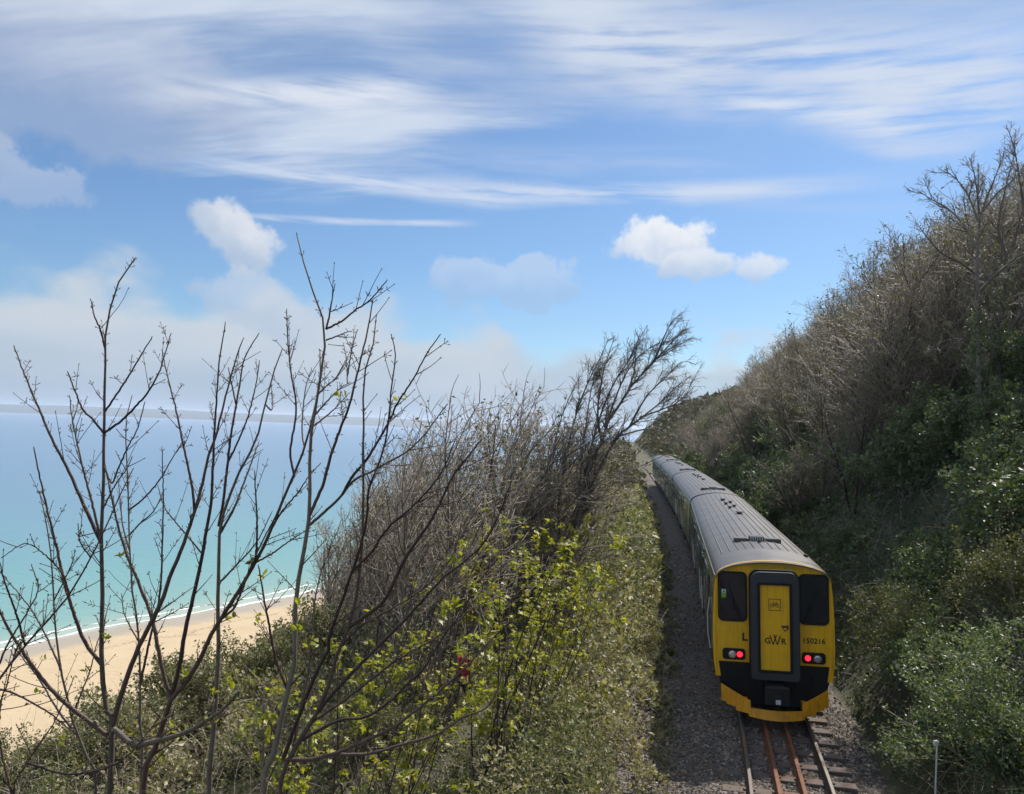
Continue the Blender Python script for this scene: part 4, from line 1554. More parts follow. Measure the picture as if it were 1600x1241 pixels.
TL = 'bare brown tree in the dense thicket covering the upper cutting side'
TG = 'trees of the thicket on the cutting side'
protos = []
for k in range(5):
    Bs = bare_tree(300 + k, 6.0, [3, 4, 3, 2, 5][k], (0.0, 0, 0.02), 30, 230, 1150, 0.22 + 0.04 * k, (0, 0, 0), 0.055)
    protos.append(tree_obj('thicket_tree', Bs, TL, 'tree', TG, bk='bark_dark', nleaf=[500, 1100, 400, 1600, 800][k]))
rg = np.random.default_rng(44)
used = [False] * 5
cnt = 0
for k in range(4000):
    Yv = 16 * (150 / 16) ** rg.random()
    U = rg.uniform(4.5, 26)
    Xv = float(track_x(Yv)) + U
    px = 800 + F_PX * Xv / Yv
    if px > 1720 or cnt >= 230 or (Yv < 30 and U < 10):
        continue
    gz = float(ground_z(Xv, Yv))
    lim = float(sky_limit(Xv, Yv)) - rg.uniform(0, 0.05) * Yv * 0.25
    Ht = min(lim - gz, rg.uniform(5.0, 9.5) if px < 1380 else rg.uniform(7.0, 12.0))
    if Ht < 1.6 or (lim - gz > 12 and rg.random() < 0.5):
        continue
    q = int(rg.integers(5))
    o = protos[q] if not used[q] else copy_tree(protos[q])
    used[q] = True
    o.location = (Xv, Yv, gz)
    s = Ht / 6.2
    o.scale = (s * rg.uniform(0.85, 1.15), s * rg.uniform(0.85, 1.15), s)
    o.rotation_euler = (rg.normal() * 0.06, rg.normal() * 0.06, rg.uniform(0, 6.28))
    if Yv > 62:
        o['label'] = 'bare brown thicket tree on the distant cutting side beyond the second carriage'
    elif px > 1480:
        o['label'] = 'bare brown thicket tree near the right picture edge'
    elif abs(Ht - (lim - gz)) < 1e-6:
        o['label'] = 'bare brown thicket tree forming the skyline of the cutting side'
    else:
        o['label'] = 'bare brown thicket tree on the middle slope of the cutting side'
    cnt += 1

# single trees that can be told apart on the right
def lead_tree(name, label, limbs, D, seed, H, rb, wind=(0, 0, 0.03), n=(16, 150, 900), px_m=None, up=0.08, bk='bark_grey', tw='twig_brown', rt=0.008):
    """limbs: list of (points in view, first radius); the first is the trunk, carried down to the ground"""
    polys, rad = [], []
    for i, (pts, r0) in enumerate(limbs):
        P = np.array([at(x, y, D + dd) for (x, y, dd) in [(p[0], p[1], p[2] if len(p) > 2 else 0) for p in pts]])
        if i == 0:
            b = np.array([P[0][0] - 0.15, P[0][1], float(ground_z(P[0][0], P[0][1])) - 0.2])
            P = np.vstack([b, P])
            base = b + np.array([0, 0, 0.2])
        polys.append(P)
        rad.append([r0, r0 * 0.55, rt])
    B0 = branches(polys, rad, 14)
    B0['P'][1:] += np.cumsum(np.random.default_rng(seed).normal(size=B0['P'][1:].shape) * 0.012 * H / 8, axis=1) * np.linspace(0, 1, 14)[None, :, None]
    Bs = bare_tree(seed, H, 1, wind, n[0], n[1], n[2], 0.3, (0, 0, 0), rb, up, B0)
    return tree_obj(name, Bs, label, 'tree', None, base, base, tw, bk)


lead_tree('bare_tree', 'bare tree with spreading limbs rising above the thicket on the skyline', [
    ([(1530, 600), (1528, 520), (1526, 420), (1530, 345), (1545, 300), (1560, 265), (1572, 232)], 0.13),
    ([(1527, 390), (1505, 350), (1480, 325), (1455, 312), (1440, 302), (1432, 298)], 0.05),
    ([(1528, 345), (1515, 310), (1500, 285), (1478, 265)], 0.045),
    ([(1530, 335), (1527, 300), (1522, 270), (1515, 245)], 0.04),
    ([(1535, 330), (1560, 300), (1580, 285), (1602, 262)], 0.045),
    ([(1526, 430), (1500, 410), (1470, 395), (1440, 360), (1432, 348)], 0.04),
    ([(1527, 460), (1555, 430), (1585, 405), (1620, 370)], 0.06)], 26.0, 71, 2.6, 0.1, (0, 0, 0.02), (50, 280, 1800), None, 0.06, 'bark_grey')
lead_tree('ivy_clad_tree', 'tall tree at the picture edge with upright trunk and twigs reaching highest into the sky', [
    ([(1572, 720), (1568, 640), (1560, 560), (1565, 480), (1580, 400), (1600, 320), (1630, 220)], 0.11),
    ([(1562, 540), (1590, 500), (1620, 460), (1660, 400)], 0.07),
    ([(1580, 420), (1560, 360), (1570, 300), (1585, 240)], 0.06),
    ([(1600, 330), (1590, 260), (1580, 215), (1572, 195)], 0.045),
    ([(1600, 310), (1640, 270), (1690, 220)], 0.05),
    ([(1560, 570), (1520, 540), (1490, 530), (1450, 545)], 0.05)], 27.0, 72, 2.8, 0.10, (0, 0, 0.02), (60, 330, 2200), None, 0.06, 'bark_grey')

for o in [x for x in bpy.data.objects if x.get('label', '').startswith(('tall tree at the picture edge', 'bare tree with spreading limbs'))]:
    rg_ = np.random.default_rng(77)
    tr_ = [c for c in o.children if c.name.startswith('trunk')][0]
    co = np.array([v.co for v in tr_.data.vertices])[:7 * 14]
    co = co[co[:, 2] < 5.5]
    pick = co[rg_.integers(0, len(co), 2600)] + rg_.normal(size=(2600, 3)) * np.array([0.13, 0.13, 0.25])
    leaf_obj('ivy', pick, rand_dirs(2600, rg_, -0.3), rand_dirs(2600, rg_, 0.5), rg_.uniform(0.05, 0.12, 2600), DIAMOND, 'leaf_bank', o, (0, 0, 0), rg_)

# ---------------------------------------------------------------- windswept trees on the seaward bank
WIND = (0.075, 0.01, 0.03)
lead_tree('windswept_tree', 'tall many stemmed windswept bare tree leaning over the line with its crown combed inland', [
    ([(886, 905), (893, 850), (905, 800), (925, 755), (946, 715), (964, 683), (990, 662), (1020, 640), (1050, 610), (1080, 588)], 0.105),
    ([(890, 870), (908, 780), (926, 715), (942, 687), (953, 651), (970, 630), (987, 602), (1005, 582), (1026, 560), (1048, 548), (1080, 526)], 0.10),
    ([(882, 890), (872, 800), (885, 710), (902, 640), (922, 590), (940, 555), (950, 530)], 0.075),
    ([(880, 880), (905, 820), (915, 740), (935, 660), (958, 600), (985, 560), (1000, 530), (1012, 508)], 0.08),
    ([(878, 890), (858, 810), (862, 730), (875, 660), (895, 610), (912, 580)], 0.065),
    ([(980, 615), (991, 581), (994, 545), (1000, 522)], 0.045),
    ([(1023, 563), (1036, 530), (1046, 508), (1052, 497)], 0.045),
    ([(1010, 578), (1040, 545), (1062, 520), (1074, 512)], 0.04),
    ([(964, 683), (1000, 672), (1030, 668), (1058, 655), (1080, 645)], 0.04),
    ([(940, 690), (934, 650), (938, 610), (946, 570), (960, 530)], 0.05),
    ([(905, 800), (908, 730), (916, 660), (926, 600), (940, 560)], 0.055),
    ([(985, 664), (1010, 620), (1040, 590), (1066, 565), (1086, 570)], 0.04),
    ([(1000, 652), (1035, 640), (1060, 628), (1084, 605)], 0.035),
    ([(950, 655), (975, 590), (1000, 555), (1030, 535)], 0.04)], 29.0, 73, 3.2, 0.12, (0.06, 0.02, 0.03), (150, 1100, 6500), None, 0.04, 'bark_grey', 'bark_grey', 0.010)

WL = 'low windswept bare tree leaning inland in the thicket on the seaward bank'
WGp = 'windswept trees on the seaward bank'
wp = []
for k in range(4):
    Bs = bare_tree(400 + k, 5.5, [4, 5, 3, 4][k], WIND, 34, 170, 480, 0.15, (0.20, 0.03, 0), 0.055, 0.05)
    wp.append(tree_obj('windswept_thicket_tree', Bs, WL, 'tree', WGp, bk='bark_grey', nleaf=[250, 600, 120, 350][k]))
rg = np.random.default_rng(46)
used = [False] * 4


def left_limit(px):
    return np.interp(px, [470, 520, 560, 600, 640, 680, 720, 760, 800, 840, 880, 920, 960, 1000, 1040], [900, 850, 800, 755, 728, 700, 665, 635, 618, 606, 598, 590, 610, 720, 760])


cnt = 0
for k in range(3000):
    Yv = rg.uniform(19, 48) if cnt < 24 else rg.uniform(30, 50)
    px = rg.uniform(540, 850) if cnt < 24 else rg.uniform(780, 900)
    if cnt >= 30:
        break
    Xv = (px - 800) / F_PX * Yv
    gz = float(ground_z(Xv, Yv))
    U = Xv - float(track_x(Yv))
    if U > -4.6 or gz < -9:
        continue
    hor = 667 + 0.0367 * (px - 800)
    lim = EYE[2] + (hor - float(left_limit(px + 30))) / F_PX * Yv
    Ht = lim - gz - rg.uniform(0, 1.6)
    if Ht < 2.0 or Ht > 9.0:
        continue
    q = int(rg.integers(4))
    o = wp[q] if not used[q] else copy_tree(wp[q])
    used[q] = True
    o.location = (Xv - 0.12 * Ht, Yv, gz)
    s = Ht / 5.3
    o.scale = (s, s * rg.uniform(0.85, 1.15), s)
    o.rotation_euler = (rg.normal() * 0.05, rg.normal() * 0.05, rg.uniform(-0.5, 0.5))
    cnt += 1


# ---------------------------------------------------------------- leafy shrubs
def shrub_mesh(seed, H=1.6, Wd=1.2, nleaf=5200, size=0.065, shape=DIAMOND, nst=9):
    rg = np.random.default_rng(seed)
    d = norm(np.stack([rg.normal(size=nst) * 0.6, rg.normal(size=nst) * 0.6, np.ones(nst)], 1))
    B0 = grow(np.zeros((nst, 3)) + rg.normal(size=(nst, 3)) * 0.06 - np.array([0, 0, 0.1]), d, H * rg.uniform(0.55, 1.0, nst), rg.uniform(0.012, 0.022, nst), 0.006, 8, rg, 0.12, (0, 0, 0.02))
    B1 = sprout(B0, 60, rg, (0.2, 1.0), (25, 70), (H * 0.3, H * 0.55), 0.6, 0.006, 0.003, 6, 0.13, (0, 0, 0.03), 0.4)
    B2 = sprout(join(B0, B1), 260, rg, (0.35, 1.0), (25, 65), (H * 0.12, H * 0.28), 0.6, 0.004, 0.002, 4, 0.13, (0, 0, 0.03), 0.2)
    pos, dd, r, t, L = sample_on(join(B1, B2), nleaf, 0.15, 1.0, rg)
    pos = pos + rg.normal(size=pos.shape) * 0.03 * H
    ax = norm(dd * 0.5 + rand_dirs(nleaf, rg, -0.1))
    nr = rand_dirs(nleaf, rg, 0.8)
    return B0, B1, B2, pos, ax, nr, size * rg.uniform(0.6, 1.25, nleaf), rg


def shrub(name, seed, label, mat, group=None, H=1.6, nleaf=5200, size=0.065, shape=DIAMOND, cat='shrub'):
    B0, B1, B2, pos, ax, nr, sz_, rg_ = shrub_mesh(seed, H, 1.2, nleaf, size, shape)
    root = thing(name, label, cat, (0, 0, 0), group)
    tube_obj('stem', [(B0, 5), (B1, 4), (B2, 3)], 'twig_brown', root, (0, 0, 0))
    leaf_obj('foliage', pos, ax, nr, sz_, shape, mat, root, (0, 0, 0), rg_)
    return root


# large ones by the line on the right, each told apart
for (nm, sd, lab, mat, px, py, D, H, nl) in (
    ('evergreen_shrub', 501, 'broad glossy shrub with pale sunlit leaf tips low on the cutting near the train', 'leaf_shrub', 1440, 1000, 17.6, 2.4, 9000),
    ('evergreen_shrub', 502, 'bright yellow green shrub standing up in the middle of the shaded cutting side', 'leaf_gorse', 1455, 905, 18.5, 2.3, 7500),
    ('evergreen_shrub', 503, 'big spreading shrub with sunlit grey green leaves at the right picture edge', 'leaf_shrub', 1570, 1010, 13.5, 2.6, 9500),
    ('evergreen_shrub', 504, 'tall light green shrub high at the right picture edge', 'leaf_gorse', 1590, 850, 16.5, 2.6, 8500),
    ('evergreen_shrub', 505, 'dark leafy shrub in the lower right corner of the cutting', 'leaf_bank', 1600, 1215, 12.5, 1.5, 7000),
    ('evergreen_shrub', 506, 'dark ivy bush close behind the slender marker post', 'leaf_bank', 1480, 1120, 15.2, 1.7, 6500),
):
    o = shrub(nm, sd, lab, mat, None, H, nl, 0.075)
    p = at(px, py, D)
    o.location = (p[0], p[1], float(ground_z(p[0], p[1])))

SL = 'dark evergreen shrub among the trees on the shaded cutting side'
SG = 'shrubs on the shaded cutting side'
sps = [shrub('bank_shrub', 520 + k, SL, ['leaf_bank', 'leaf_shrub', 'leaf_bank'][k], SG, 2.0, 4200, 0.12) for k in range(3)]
rg = np.random.default_rng(47)
used = [False] * 3
cnt = 0
while cnt < 115:
    Yv = 19 * (110 / 19) ** rg.random()
    U = rg.uniform(2.6, 17)
    Xv = float(track_x(Yv)) + U
    if 800 + F_PX * Xv / Yv > 1680 or (Yv < 26 and U < 4.2):
        continue
    q = int(rg.integers(3))
    o = sps[q] if not used[q] else copy_tree(sps[q])
    used[q] = True
    o.location = (Xv, Yv, float(ground_z(Xv, Yv)))
    o['label'] = 'dark evergreen shrub low on the cutting side close to the train' if U < 5.5 else ('dark evergreen shrub high on the far cutting side' if Yv > 50 else 'dark evergreen shrub under the bare trees of the nearer cutting side')
    s = rg.uniform(0.7, 1.5) * (1.0 if Yv < 40 else 1.25) * (0.75 if U < 4.5 else 1.0)
    o.scale = (s, s, s * rg.uniform(0.8, 1.2))
    o.rotation_euler = (0, 0, rg.uniform(0, 6.28))
    cnt += 1

GL = 'sunlit olive bush beside the line on the seaward bank'
GG = 'bushes along the seaward side of the line'
gps = [shrub('line_side_bush', 540 + k, GL, ['leaf_bramble', 'leaf_bramble', 'leaf_gorse'][k], GG, 1.6, 5200, 0.07) for k in range(3)]
used = [False] * 3
rg = np.random.default_rng(48)
cnt = 0
while cnt < 52:
    Yv = 11.5 * (120 / 11.5) ** rg.random()
    U = -rg.uniform(3.4, 9.0)
    if -8.2 < U < -6.2 and 13 < Yv < 31:
        continue
    Xv = float(track_x(Yv)) + U
    q = int(rg.integers(3))
    o = gps[q] if not used[q] else copy_tree(gps[q])
    used[q] = True
    o.location = (Xv, Yv, float(ground_z(Xv, Yv)))
    s = rg.uniform(0.6, 1.15) * (1.0 if U < -4 else 0.7)
    o.scale = (s, s, s * rg.uniform(0.8, 1.1))
    o.rotation_euler = (0, 0, rg.uniform(0, 6.28))
    cnt += 1


CL = 'grey green bush on the crest of the bank above the beach'
for k, (px, D, s) in enumerate(((20, 15.5, 0.8), (75, 16.5, 0.9), (130, 15.0, 0.7), (185, 17.0, 1.0), (240, 16.5, 0.95), (290, 18.5, 1.15), (335, 18.0, 1.1), (375, 20.0, 1.0), (415, 20.5, 1.05), (450, 22.0, 1.25), (485, 22.5, 1.35), (515, 24.5, 1.5), (540, 24.0, 1.4))):
    o = copy_tree(gps[k % 3])
    x = (px - 800) / F_PX * D
    o.location = (x, D, float(ground_z(x, D)))
    o.scale = (s, s, s)
    o.rotation_euler = (0, 0, k * 1.7)
    o['label'] = CL
    o['group'] = 'bushes on the crest above the beach'

# ---------------------------------------------------------------- sycamore saplings coming into leaf
def leafing_sapling(seed, H, nst, nclus, lean):
    rg = np.random.default_rng(seed)
    d = norm(np.stack([rg.normal(size=nst) * 0.16 + lean, rg.normal(size=nst) * 0.14, np.ones(nst)], 1))
    B0 = grow(np.stack([rg.normal(size=nst) * 0.2, rg.normal(size=nst) * 0.15, np.full(nst, -0.1)], 1), d, H * rg.uniform(0.7, 1.0, nst), rg.uniform(0.014, 0.026, nst), 0.005, 10, rg, 0.05, (0.02, 0, 0.03))
    B1 = sprout(B0, 16 * nst // 3, rg, (0.2, 0.95), (30, 60), (H * 0.22, H * 0.42), 0.55, 0.006, 0.003, 6, 0.09, (0, 0, 0.05), 0.5)
    B2 = sprout(join(B0, B1), 26 * nst // 3, rg, (0.3, 1.0), (30, 60), (H * 0.06, H * 0.16), 0.6, 0.004, 0.0025, 4, 0.1, (0, 0, 0.06), 0.2)
    return rg, B0, B1, B2


def sapling_leaves(root, rg, Bl, n, size, base, mat='leaf_spring', t0=0.35, shape=PALM, per=5):
    pos, dd, r, t, L = sample_on(Bl, n, t0, 1.0, rg)
    pos = np.repeat(pos, per, 0) + rg.normal(size=(n * per, 3)) * size * 0.38
    out = rand_dirs(n * per, rg, 0.1)
    ax = norm(out + np.array([0, 0, -0.55]))
    nr = norm(out * 0.5 + np.array([0, 0, 1.0]) + rg.normal(size=(n * per, 3)) * 0.35)
    return leaf_obj('leaves', pos, ax, nr, size * rg.uniform(0.55, 1.2, n * per), shape, mat, root, base, rg)


for k, (px, D, H, nst, lean, ncl, lab) in enumerate((
    (535, 10.5, 4.1, 5, 0.05, 90, 'leafing sapling with small yellow green leaves nearest the beach'),
    (630, 12.0, 4.8, 7, 0.06, 150, 'bushy leafing sapling of many upright stems left of the walker'),
    (792, 14.5, 5.9, 7, 0.02, 230, 'tallest leafing sapling, dense yellow green leaves, next to the walker'),
    (835, 16.5, 5.4, 6, 0.18, 210, 'leafing sapling leaning towards the line with bright yellow green leaves'),
    (655, 9.0, 2.6, 5, 0.15, 50, 'low leafing sapling with thin dark stems in front of the brambles'),
    (455, 12.5, 3.4, 5, 0.0, 70, 'leafing sapling with sparse leaves at the top edge of the beach'),
    (585, 15.5, 4.4, 6, 0.1, 150, 'leafing sapling with reddish twigs behind the bare stems'),
    (700, 21.0, 5.6, 6, 0.12, 150, 'leafing sapling standing among the bare windswept stems'),
    (865, 25.0, 5.0, 6, 0.12, 150, 'leafing sapling beside the trunks of the tall windswept tree'),
    (850, 20.0, 3.6, 5, 0.15, 110, 'small leafing sapling at the foot of the tall windswept tree'))):
    rg, B0, B1, B2 = leafing_sapling(600 + k, H, nst, ncl, lean)
    x = (px - 800) / F_PX * D
    base = np.array([x, D, float(ground_z(x, D))])
    root = thing('leafing_sapling', lab, 'sapling', base, 'saplings coming into leaf on the seaward bank')
    tube_obj('stem', [(B0, 6)], 'bark_dark', root, (0, 0, 0))
    tube_obj('crown', [(B1, 4), (B2, 3)], 'bark_dark', root, (0, 0, 0))
    sapling_leaves(root, rg, join(B1, B2), ncl, 0.10 + 0.0017 * D, (0, 0, 0))

# ---------------------------------------------------------------- bare saplings close to the camera
def bare_sapling(label, D, stems, seed, bark='bark_dark', nleaf=0, twig_per_m=5.6, spur_per_m=18, dspread=0.45, ground=True, leaf_low=True):
    """stems: (points seen, radius px at start, radius px at end); the first runs down to the ground"""
    rg = np.random.default_rng(seed)
    polys, rad = [], []
    for i, (pts, ra, rb_) in enumerate(stems):
        d_end = rg.uniform(-dspread, dspread) if i else rg.uniform(-0.15, 0.15)
        n = len(pts)
        P = np.array([at(x, y, D + d_end * (k / max(1, n - 1)) ** 1.3) for k, (x, y) in enumerate(pts)])
        ra, rb_ = ra * 0.92, rb_ * 0.74
        r = [ra * D / F_PX, (ra * 0.55 + rb_ * 0.45) * D / F_PX, rb_ * D / F_PX]
        if i == 0:
            g0 = np.array([P[0][0] + 0.12, P[0][1] + 0.15, 0.0])
            g0[2] = float(ground_z(g0[0], g0[1])) - 0.2
            mid = g0 * 0.45 + P[0] * 0.55 + np.array([rg.normal() * 0.06, 0, 0])
            P = np.vstack([g0, mid, P])
            r = [r[0] * 1.45, r[0] * 1.15, r[1], r[2]]
            base = g0 + np.array([0, 0, 0.2])
        elif polys:
            prev = np.vstack([smooth_poly(q, 120) for q in polys])
            dl = prev[np.argmin(np.linalg.norm(prev - P[0], axis=1))] - P[0]
            if np.linalg.norm(dl) < 0.7:
                P = P + dl[None] * np.clip(1 - np.arange(n) / max(1, n - 1) * 1.15, 0, 1)[:, None]
        polys.append(P)
        rad.append(r)
    B0 = branches(polys, rad, 46)
    B0['P'][:, 1:-1] += rg.normal(size=B0['P'][:, 1:-1].shape) * 0.0012
    L = np.linalg.norm(np.diff(B0['P'], axis=1), axis=2).sum()
    B1 = sprout(B0, int(L * twig_per_m), rg, (0.25, 0.93), (28, 48), (0.08, 0.42), 0.34, 0.0030, 0.0018, 6, 0.035, (0, 0, 0.035), 0.45)
    allb = join(B0, B1)
    L2 = np.linalg.norm(np.diff(allb['P'], axis=1), axis=2).sum()
    ns_ = int(L2 * spur_per_m)
    pos, d, r, tt_, _ = sample_on(allb, ns_ // 2, 0.12, 1.0, rg)
    pp = perp(d, rg)
    a = np.radians(rg.uniform(40, 65, len(pos)))[:, None]
    dd = np.vstack([norm(d * np.cos(a) + pp * np.sin(a)), norm(d * np.cos(a) - pp * np.sin(a))])
    pos2 = np.vstack([pos, pos])
    keep = rg.random(len(pos2)) < 0.82
    pos2, dd = pos2[keep], dd[keep]
    Bs = grow(pos2, dd, rg.uniform(0.008, 0.030, len(pos2)), np.full(len(pos2), 0.0021), 0.0018, 3, rg, 0.10, (0, 0, 0.12))
    tips = np.vstack([Bs['P'][:, -1], B1['P'][:, -1], B0['P'][:, -1]])
    tdir = norm(np.vstack([Bs['P'][:, -1] - Bs['P'][:, -2], B1['P'][:, -1] - B1['P'][:, -2], B0['P'][:, -1] - B0['P'][:, -2]]))
    nb = len(tips)
    bl = rg.uniform(0.010, 0.018, nb)
    Bb = dict(P=np.stack([tips, tips + tdir * (bl * 0.45)[:, None], tips + tdir * bl[:, None]], 1), R=np.stack([np.full(nb, 0.0022), np.full(nb, 0.0042), np.full(nb, 0.0008)], 1))
    root = thing('bare_sapling', label, 'sapling', base)
    tube_obj('trunk', [(dict(P=B0['P'][:1], R=B0['R'][:1]), 9)], bark, root, base)
    if len(stems) > 1:
        for q in range(1, len(stems)):
            tube_obj('branch', [(dict(P=B0['P'][q:q + 1], R=B0['R'][q:q + 1]), 7)], 'bark_dark' if stems[q][1] < 5 else bark, root, base)
    tube_obj('crown', [(B1, 4), (Bs, 3)], 'bark_dark', root, base)
    tube_obj('buds', [(Bb, 4)], 'bud', root, base)['kind'] = 'stuff'
    if nleaf:
        pos, d3, r3, t3, _ = sample_on(B1, nleaf, 0.6, 1.0, rg)
        if leaf_low:
            w = np.argsort(pos[:, 2])[:max(4, int(nleaf * 0.6))]
            pos = pos[w]
        per = 4
        n = len(pos) * per
        P4 = np.repeat(pos, per, 0) + rg.normal(size=(n, 3)) * 0.012
        out = rand_dirs(n, rg, 0.6)
        leaf_obj('leaves', P4, out, rand_dirs(n, rg, 0.3), rg.uniform(0.025, 0.06, n), OVAL, 'leaf_spring', root, base, rg)
    return root


bare_sapling('pale trunked bare sapling, the first tall one from the picture edge', 5.0, [
    ([(175, 1160), (170, 1130), (160, 1060), (158, 1000), (160, 940), (158, 860), (160, 800), (162, 730), (163, 660), (164, 600), (164, 540), (168, 500), (180, 455), (195, 425), (211, 404)], 6.4, 1.3),
    ([(157, 1037), (130, 1000), (115, 960), (100, 910), (88, 855), (72, 790), (60, 735), (53, 700)], 3.4, 1.2),
    ([(155, 857), (130, 800), (105, 740), (80, 690), (60, 640), (40, 590), (22, 541)], 3.4, 1.2),
    ([(152, 850), (140, 790), (128, 740), (118, 690), (112, 650), (109, 620)], 2.4, 1.0),
    ([(163, 677), (145, 655), (130, 640), (115, 605), (106, 582)], 2.0, 1.0),
    ([(165, 678), (190, 660), (215, 635), (235, 610), (250, 580), (256, 560), (267, 522)], 2.2, 1.0),
    ([(167, 642), (195, 600), (215, 565), (237, 528)], 1.8, 1.0),
    ([(163, 540), (157, 515), (148, 495), (142, 470)], 1.7, 0.9),
    ([(170, 1158), (124, 1122), (85, 1088), (52, 1047), (31, 1014), (5, 967), (-20, 900)], 4.2, 1.6),
    ([(180, 1135), (196, 1075), (214, 1024), (232, 985), (255, 939), (268, 900), (284, 861), (304, 804), (317, 758), (327, 711), (338, 680), (353, 617), (369, 560), (380, 530)], 4.6, 1.2),
    ([(304, 804), (300, 760), (285, 690), (275, 640), (262, 590), (254, 550)], 2.4, 1.0),
    ([(162, 735), (175, 760), (183, 740), (200, 700), (215, 670), (226, 630)], 1.6, 0.9),
    ([(160, 800), (180, 760), (197, 735), (206, 715)], 1.6, 0.9),
    ([(172, 1140), (205, 1165), (240, 1160), (290, 1145), (340, 1115), (375, 1080)], 5.0, 2.6)], 901, 'bark_pale', 14)

bare_sapling('three forked dark bare sapling in front of the sand', 5.4, [
    ([(224, 1238), (232, 1200), (242, 1168), (258, 1122), (268, 1091), (284, 1076), (304, 1047), (320, 1014), (333, 985), (348, 962), (371, 926), (402, 874), (425, 825), (445, 773), (461, 737), (476, 699), (487, 660), (497, 613), (503, 570), (500, 552)], 6.6, 1.3),
    ([(268, 1091), (273, 1076), (284, 1029), (291, 985), (299, 948), (307, 915), (317, 866), (325, 820), (331, 784), (333, 737), (335, 686), (338, 638), (340, 599), (344, 555), (352, 505)], 4.0, 1.1),
    ([(268, 1091), (255, 1045), (244, 990), (235, 955), (215, 905), (197, 862), (183, 815), (172, 765), (163, 720)], 3.8, 1.4),
    ([(402, 874), (404, 840), (403, 815), (400, 770), (398, 737)], 2.0, 1.0),
    ([(425, 825), (440, 800), (465, 770), (482, 745), (500, 725)], 1.8, 0.9),
    ([(404, 882), (430, 865), (455, 845), (485, 825)], 1.7, 0.8),
    ([(348, 962), (372, 940), (395, 880), (418, 830), (440, 790)], 2.2, 1.0),
    ([(317, 866), (300, 845), (270, 810), (256, 790), (247, 760)], 1.6, 0.8),
    ([(461, 737), (455, 700), (464, 640), (455, 580), (449, 520), (448, 485)], 2.0, 1.0),
    ([(476, 700), (472, 670), (477, 610), (486, 580)], 1.5, 0.9)], 902, 'bark_dark', 12)

bare_sapling('slim grey bare sapling with straight upright stem, in front of the surf line', 6.2, [
    ([(327, 1241), (333, 1153), (338, 1076), (342, 1011), (340, 947), (342, 892), (343, 840), (342, 820), (350, 800), (358, 797 - 20), (371, 745), (382, 720), (400, 690), (414, 633), (425, 592), (432, 566), (441, 546)], 6.0, 1.1),
    ([(342, 822), (348, 790), (356, 724), (360, 686), (369, 633), (374, 604), (382, 560), (404, 522)], 2.6, 1.0),
    ([(343, 830), (366, 790), (382, 750), (397, 711), (405, 690)], 2.2, 1.0),
    ([(343, 907), (366, 884), (400, 848), (425, 800)], 1.8, 0.9),
    ([(356, 724), (372, 690), (388, 650), (400, 600), (405, 565)], 1.7, 0.9),
    ([(369, 633), (362, 600), (357, 575)], 1.4, 0.8),
    ([(414, 633), (425, 640), (424, 600)], 1.3, 0.8)], 903, 'bark_pale', 10)

bare_sapling('tallest bare sapling, its fork rising highest against the sky', 5.0, [
    ([(412, 1245), (425, 1194), (435, 1145), (448, 1086), (456, 1065), (461, 1024), (460, 972), (464, 920), (474, 866), (481, 825), (485, 789), (484, 737), (485, 690), (490, 655), (497, 613), (505, 556), (510, 520), (499, 481), (481, 435), (470, 393), (464, 368)], 7.2, 1.2),
    ([(510, 520), (515, 497), (519, 468), (523, 446)], 1.8, 1.0),
    ([(511, 518), (536, 504), (556, 486), (577, 471), (604, 439)], 1.9, 1.0),
    ([(448, 1080), (430, 1032), (420, 980), (412, 934), (404, 885)], 2.8, 1.4),
    ([(484, 806), (505, 758), (515, 719), (528, 681), (546, 633), (556, 592), (563, 565), (569, 541), (577, 504), (582, 473)], 3.0, 1.1),
    ([(487, 820), (531, 781), (556, 750), (582, 737), (608, 722), (636, 706), (665, 678), (685, 649), (698, 633)], 2.6, 1.0),
    ([(540, 775), (556, 745), (577, 719), (608, 665), (623, 631), (647, 592), (667, 553), (687, 524)], 2.5, 1.0),
    ([(508, 540), (528, 528), (545, 518)], 1.4, 0.8),
    ([(497, 613), (515, 598), (526, 592)], 1.3, 0.8),
    ([(490, 655), (515, 625), (535, 605), (543, 600)], 1.7, 0.8),
    ([(492, 660), (520, 640), (545, 615)], 1.6, 0.8),
    ([(563, 570), (550, 555), (537, 537)], 1.2, 0.8),
    ([(565, 560), (560, 530), (558, 517)], 1.3, 0.8)], 904, 'bark_pale', 16)

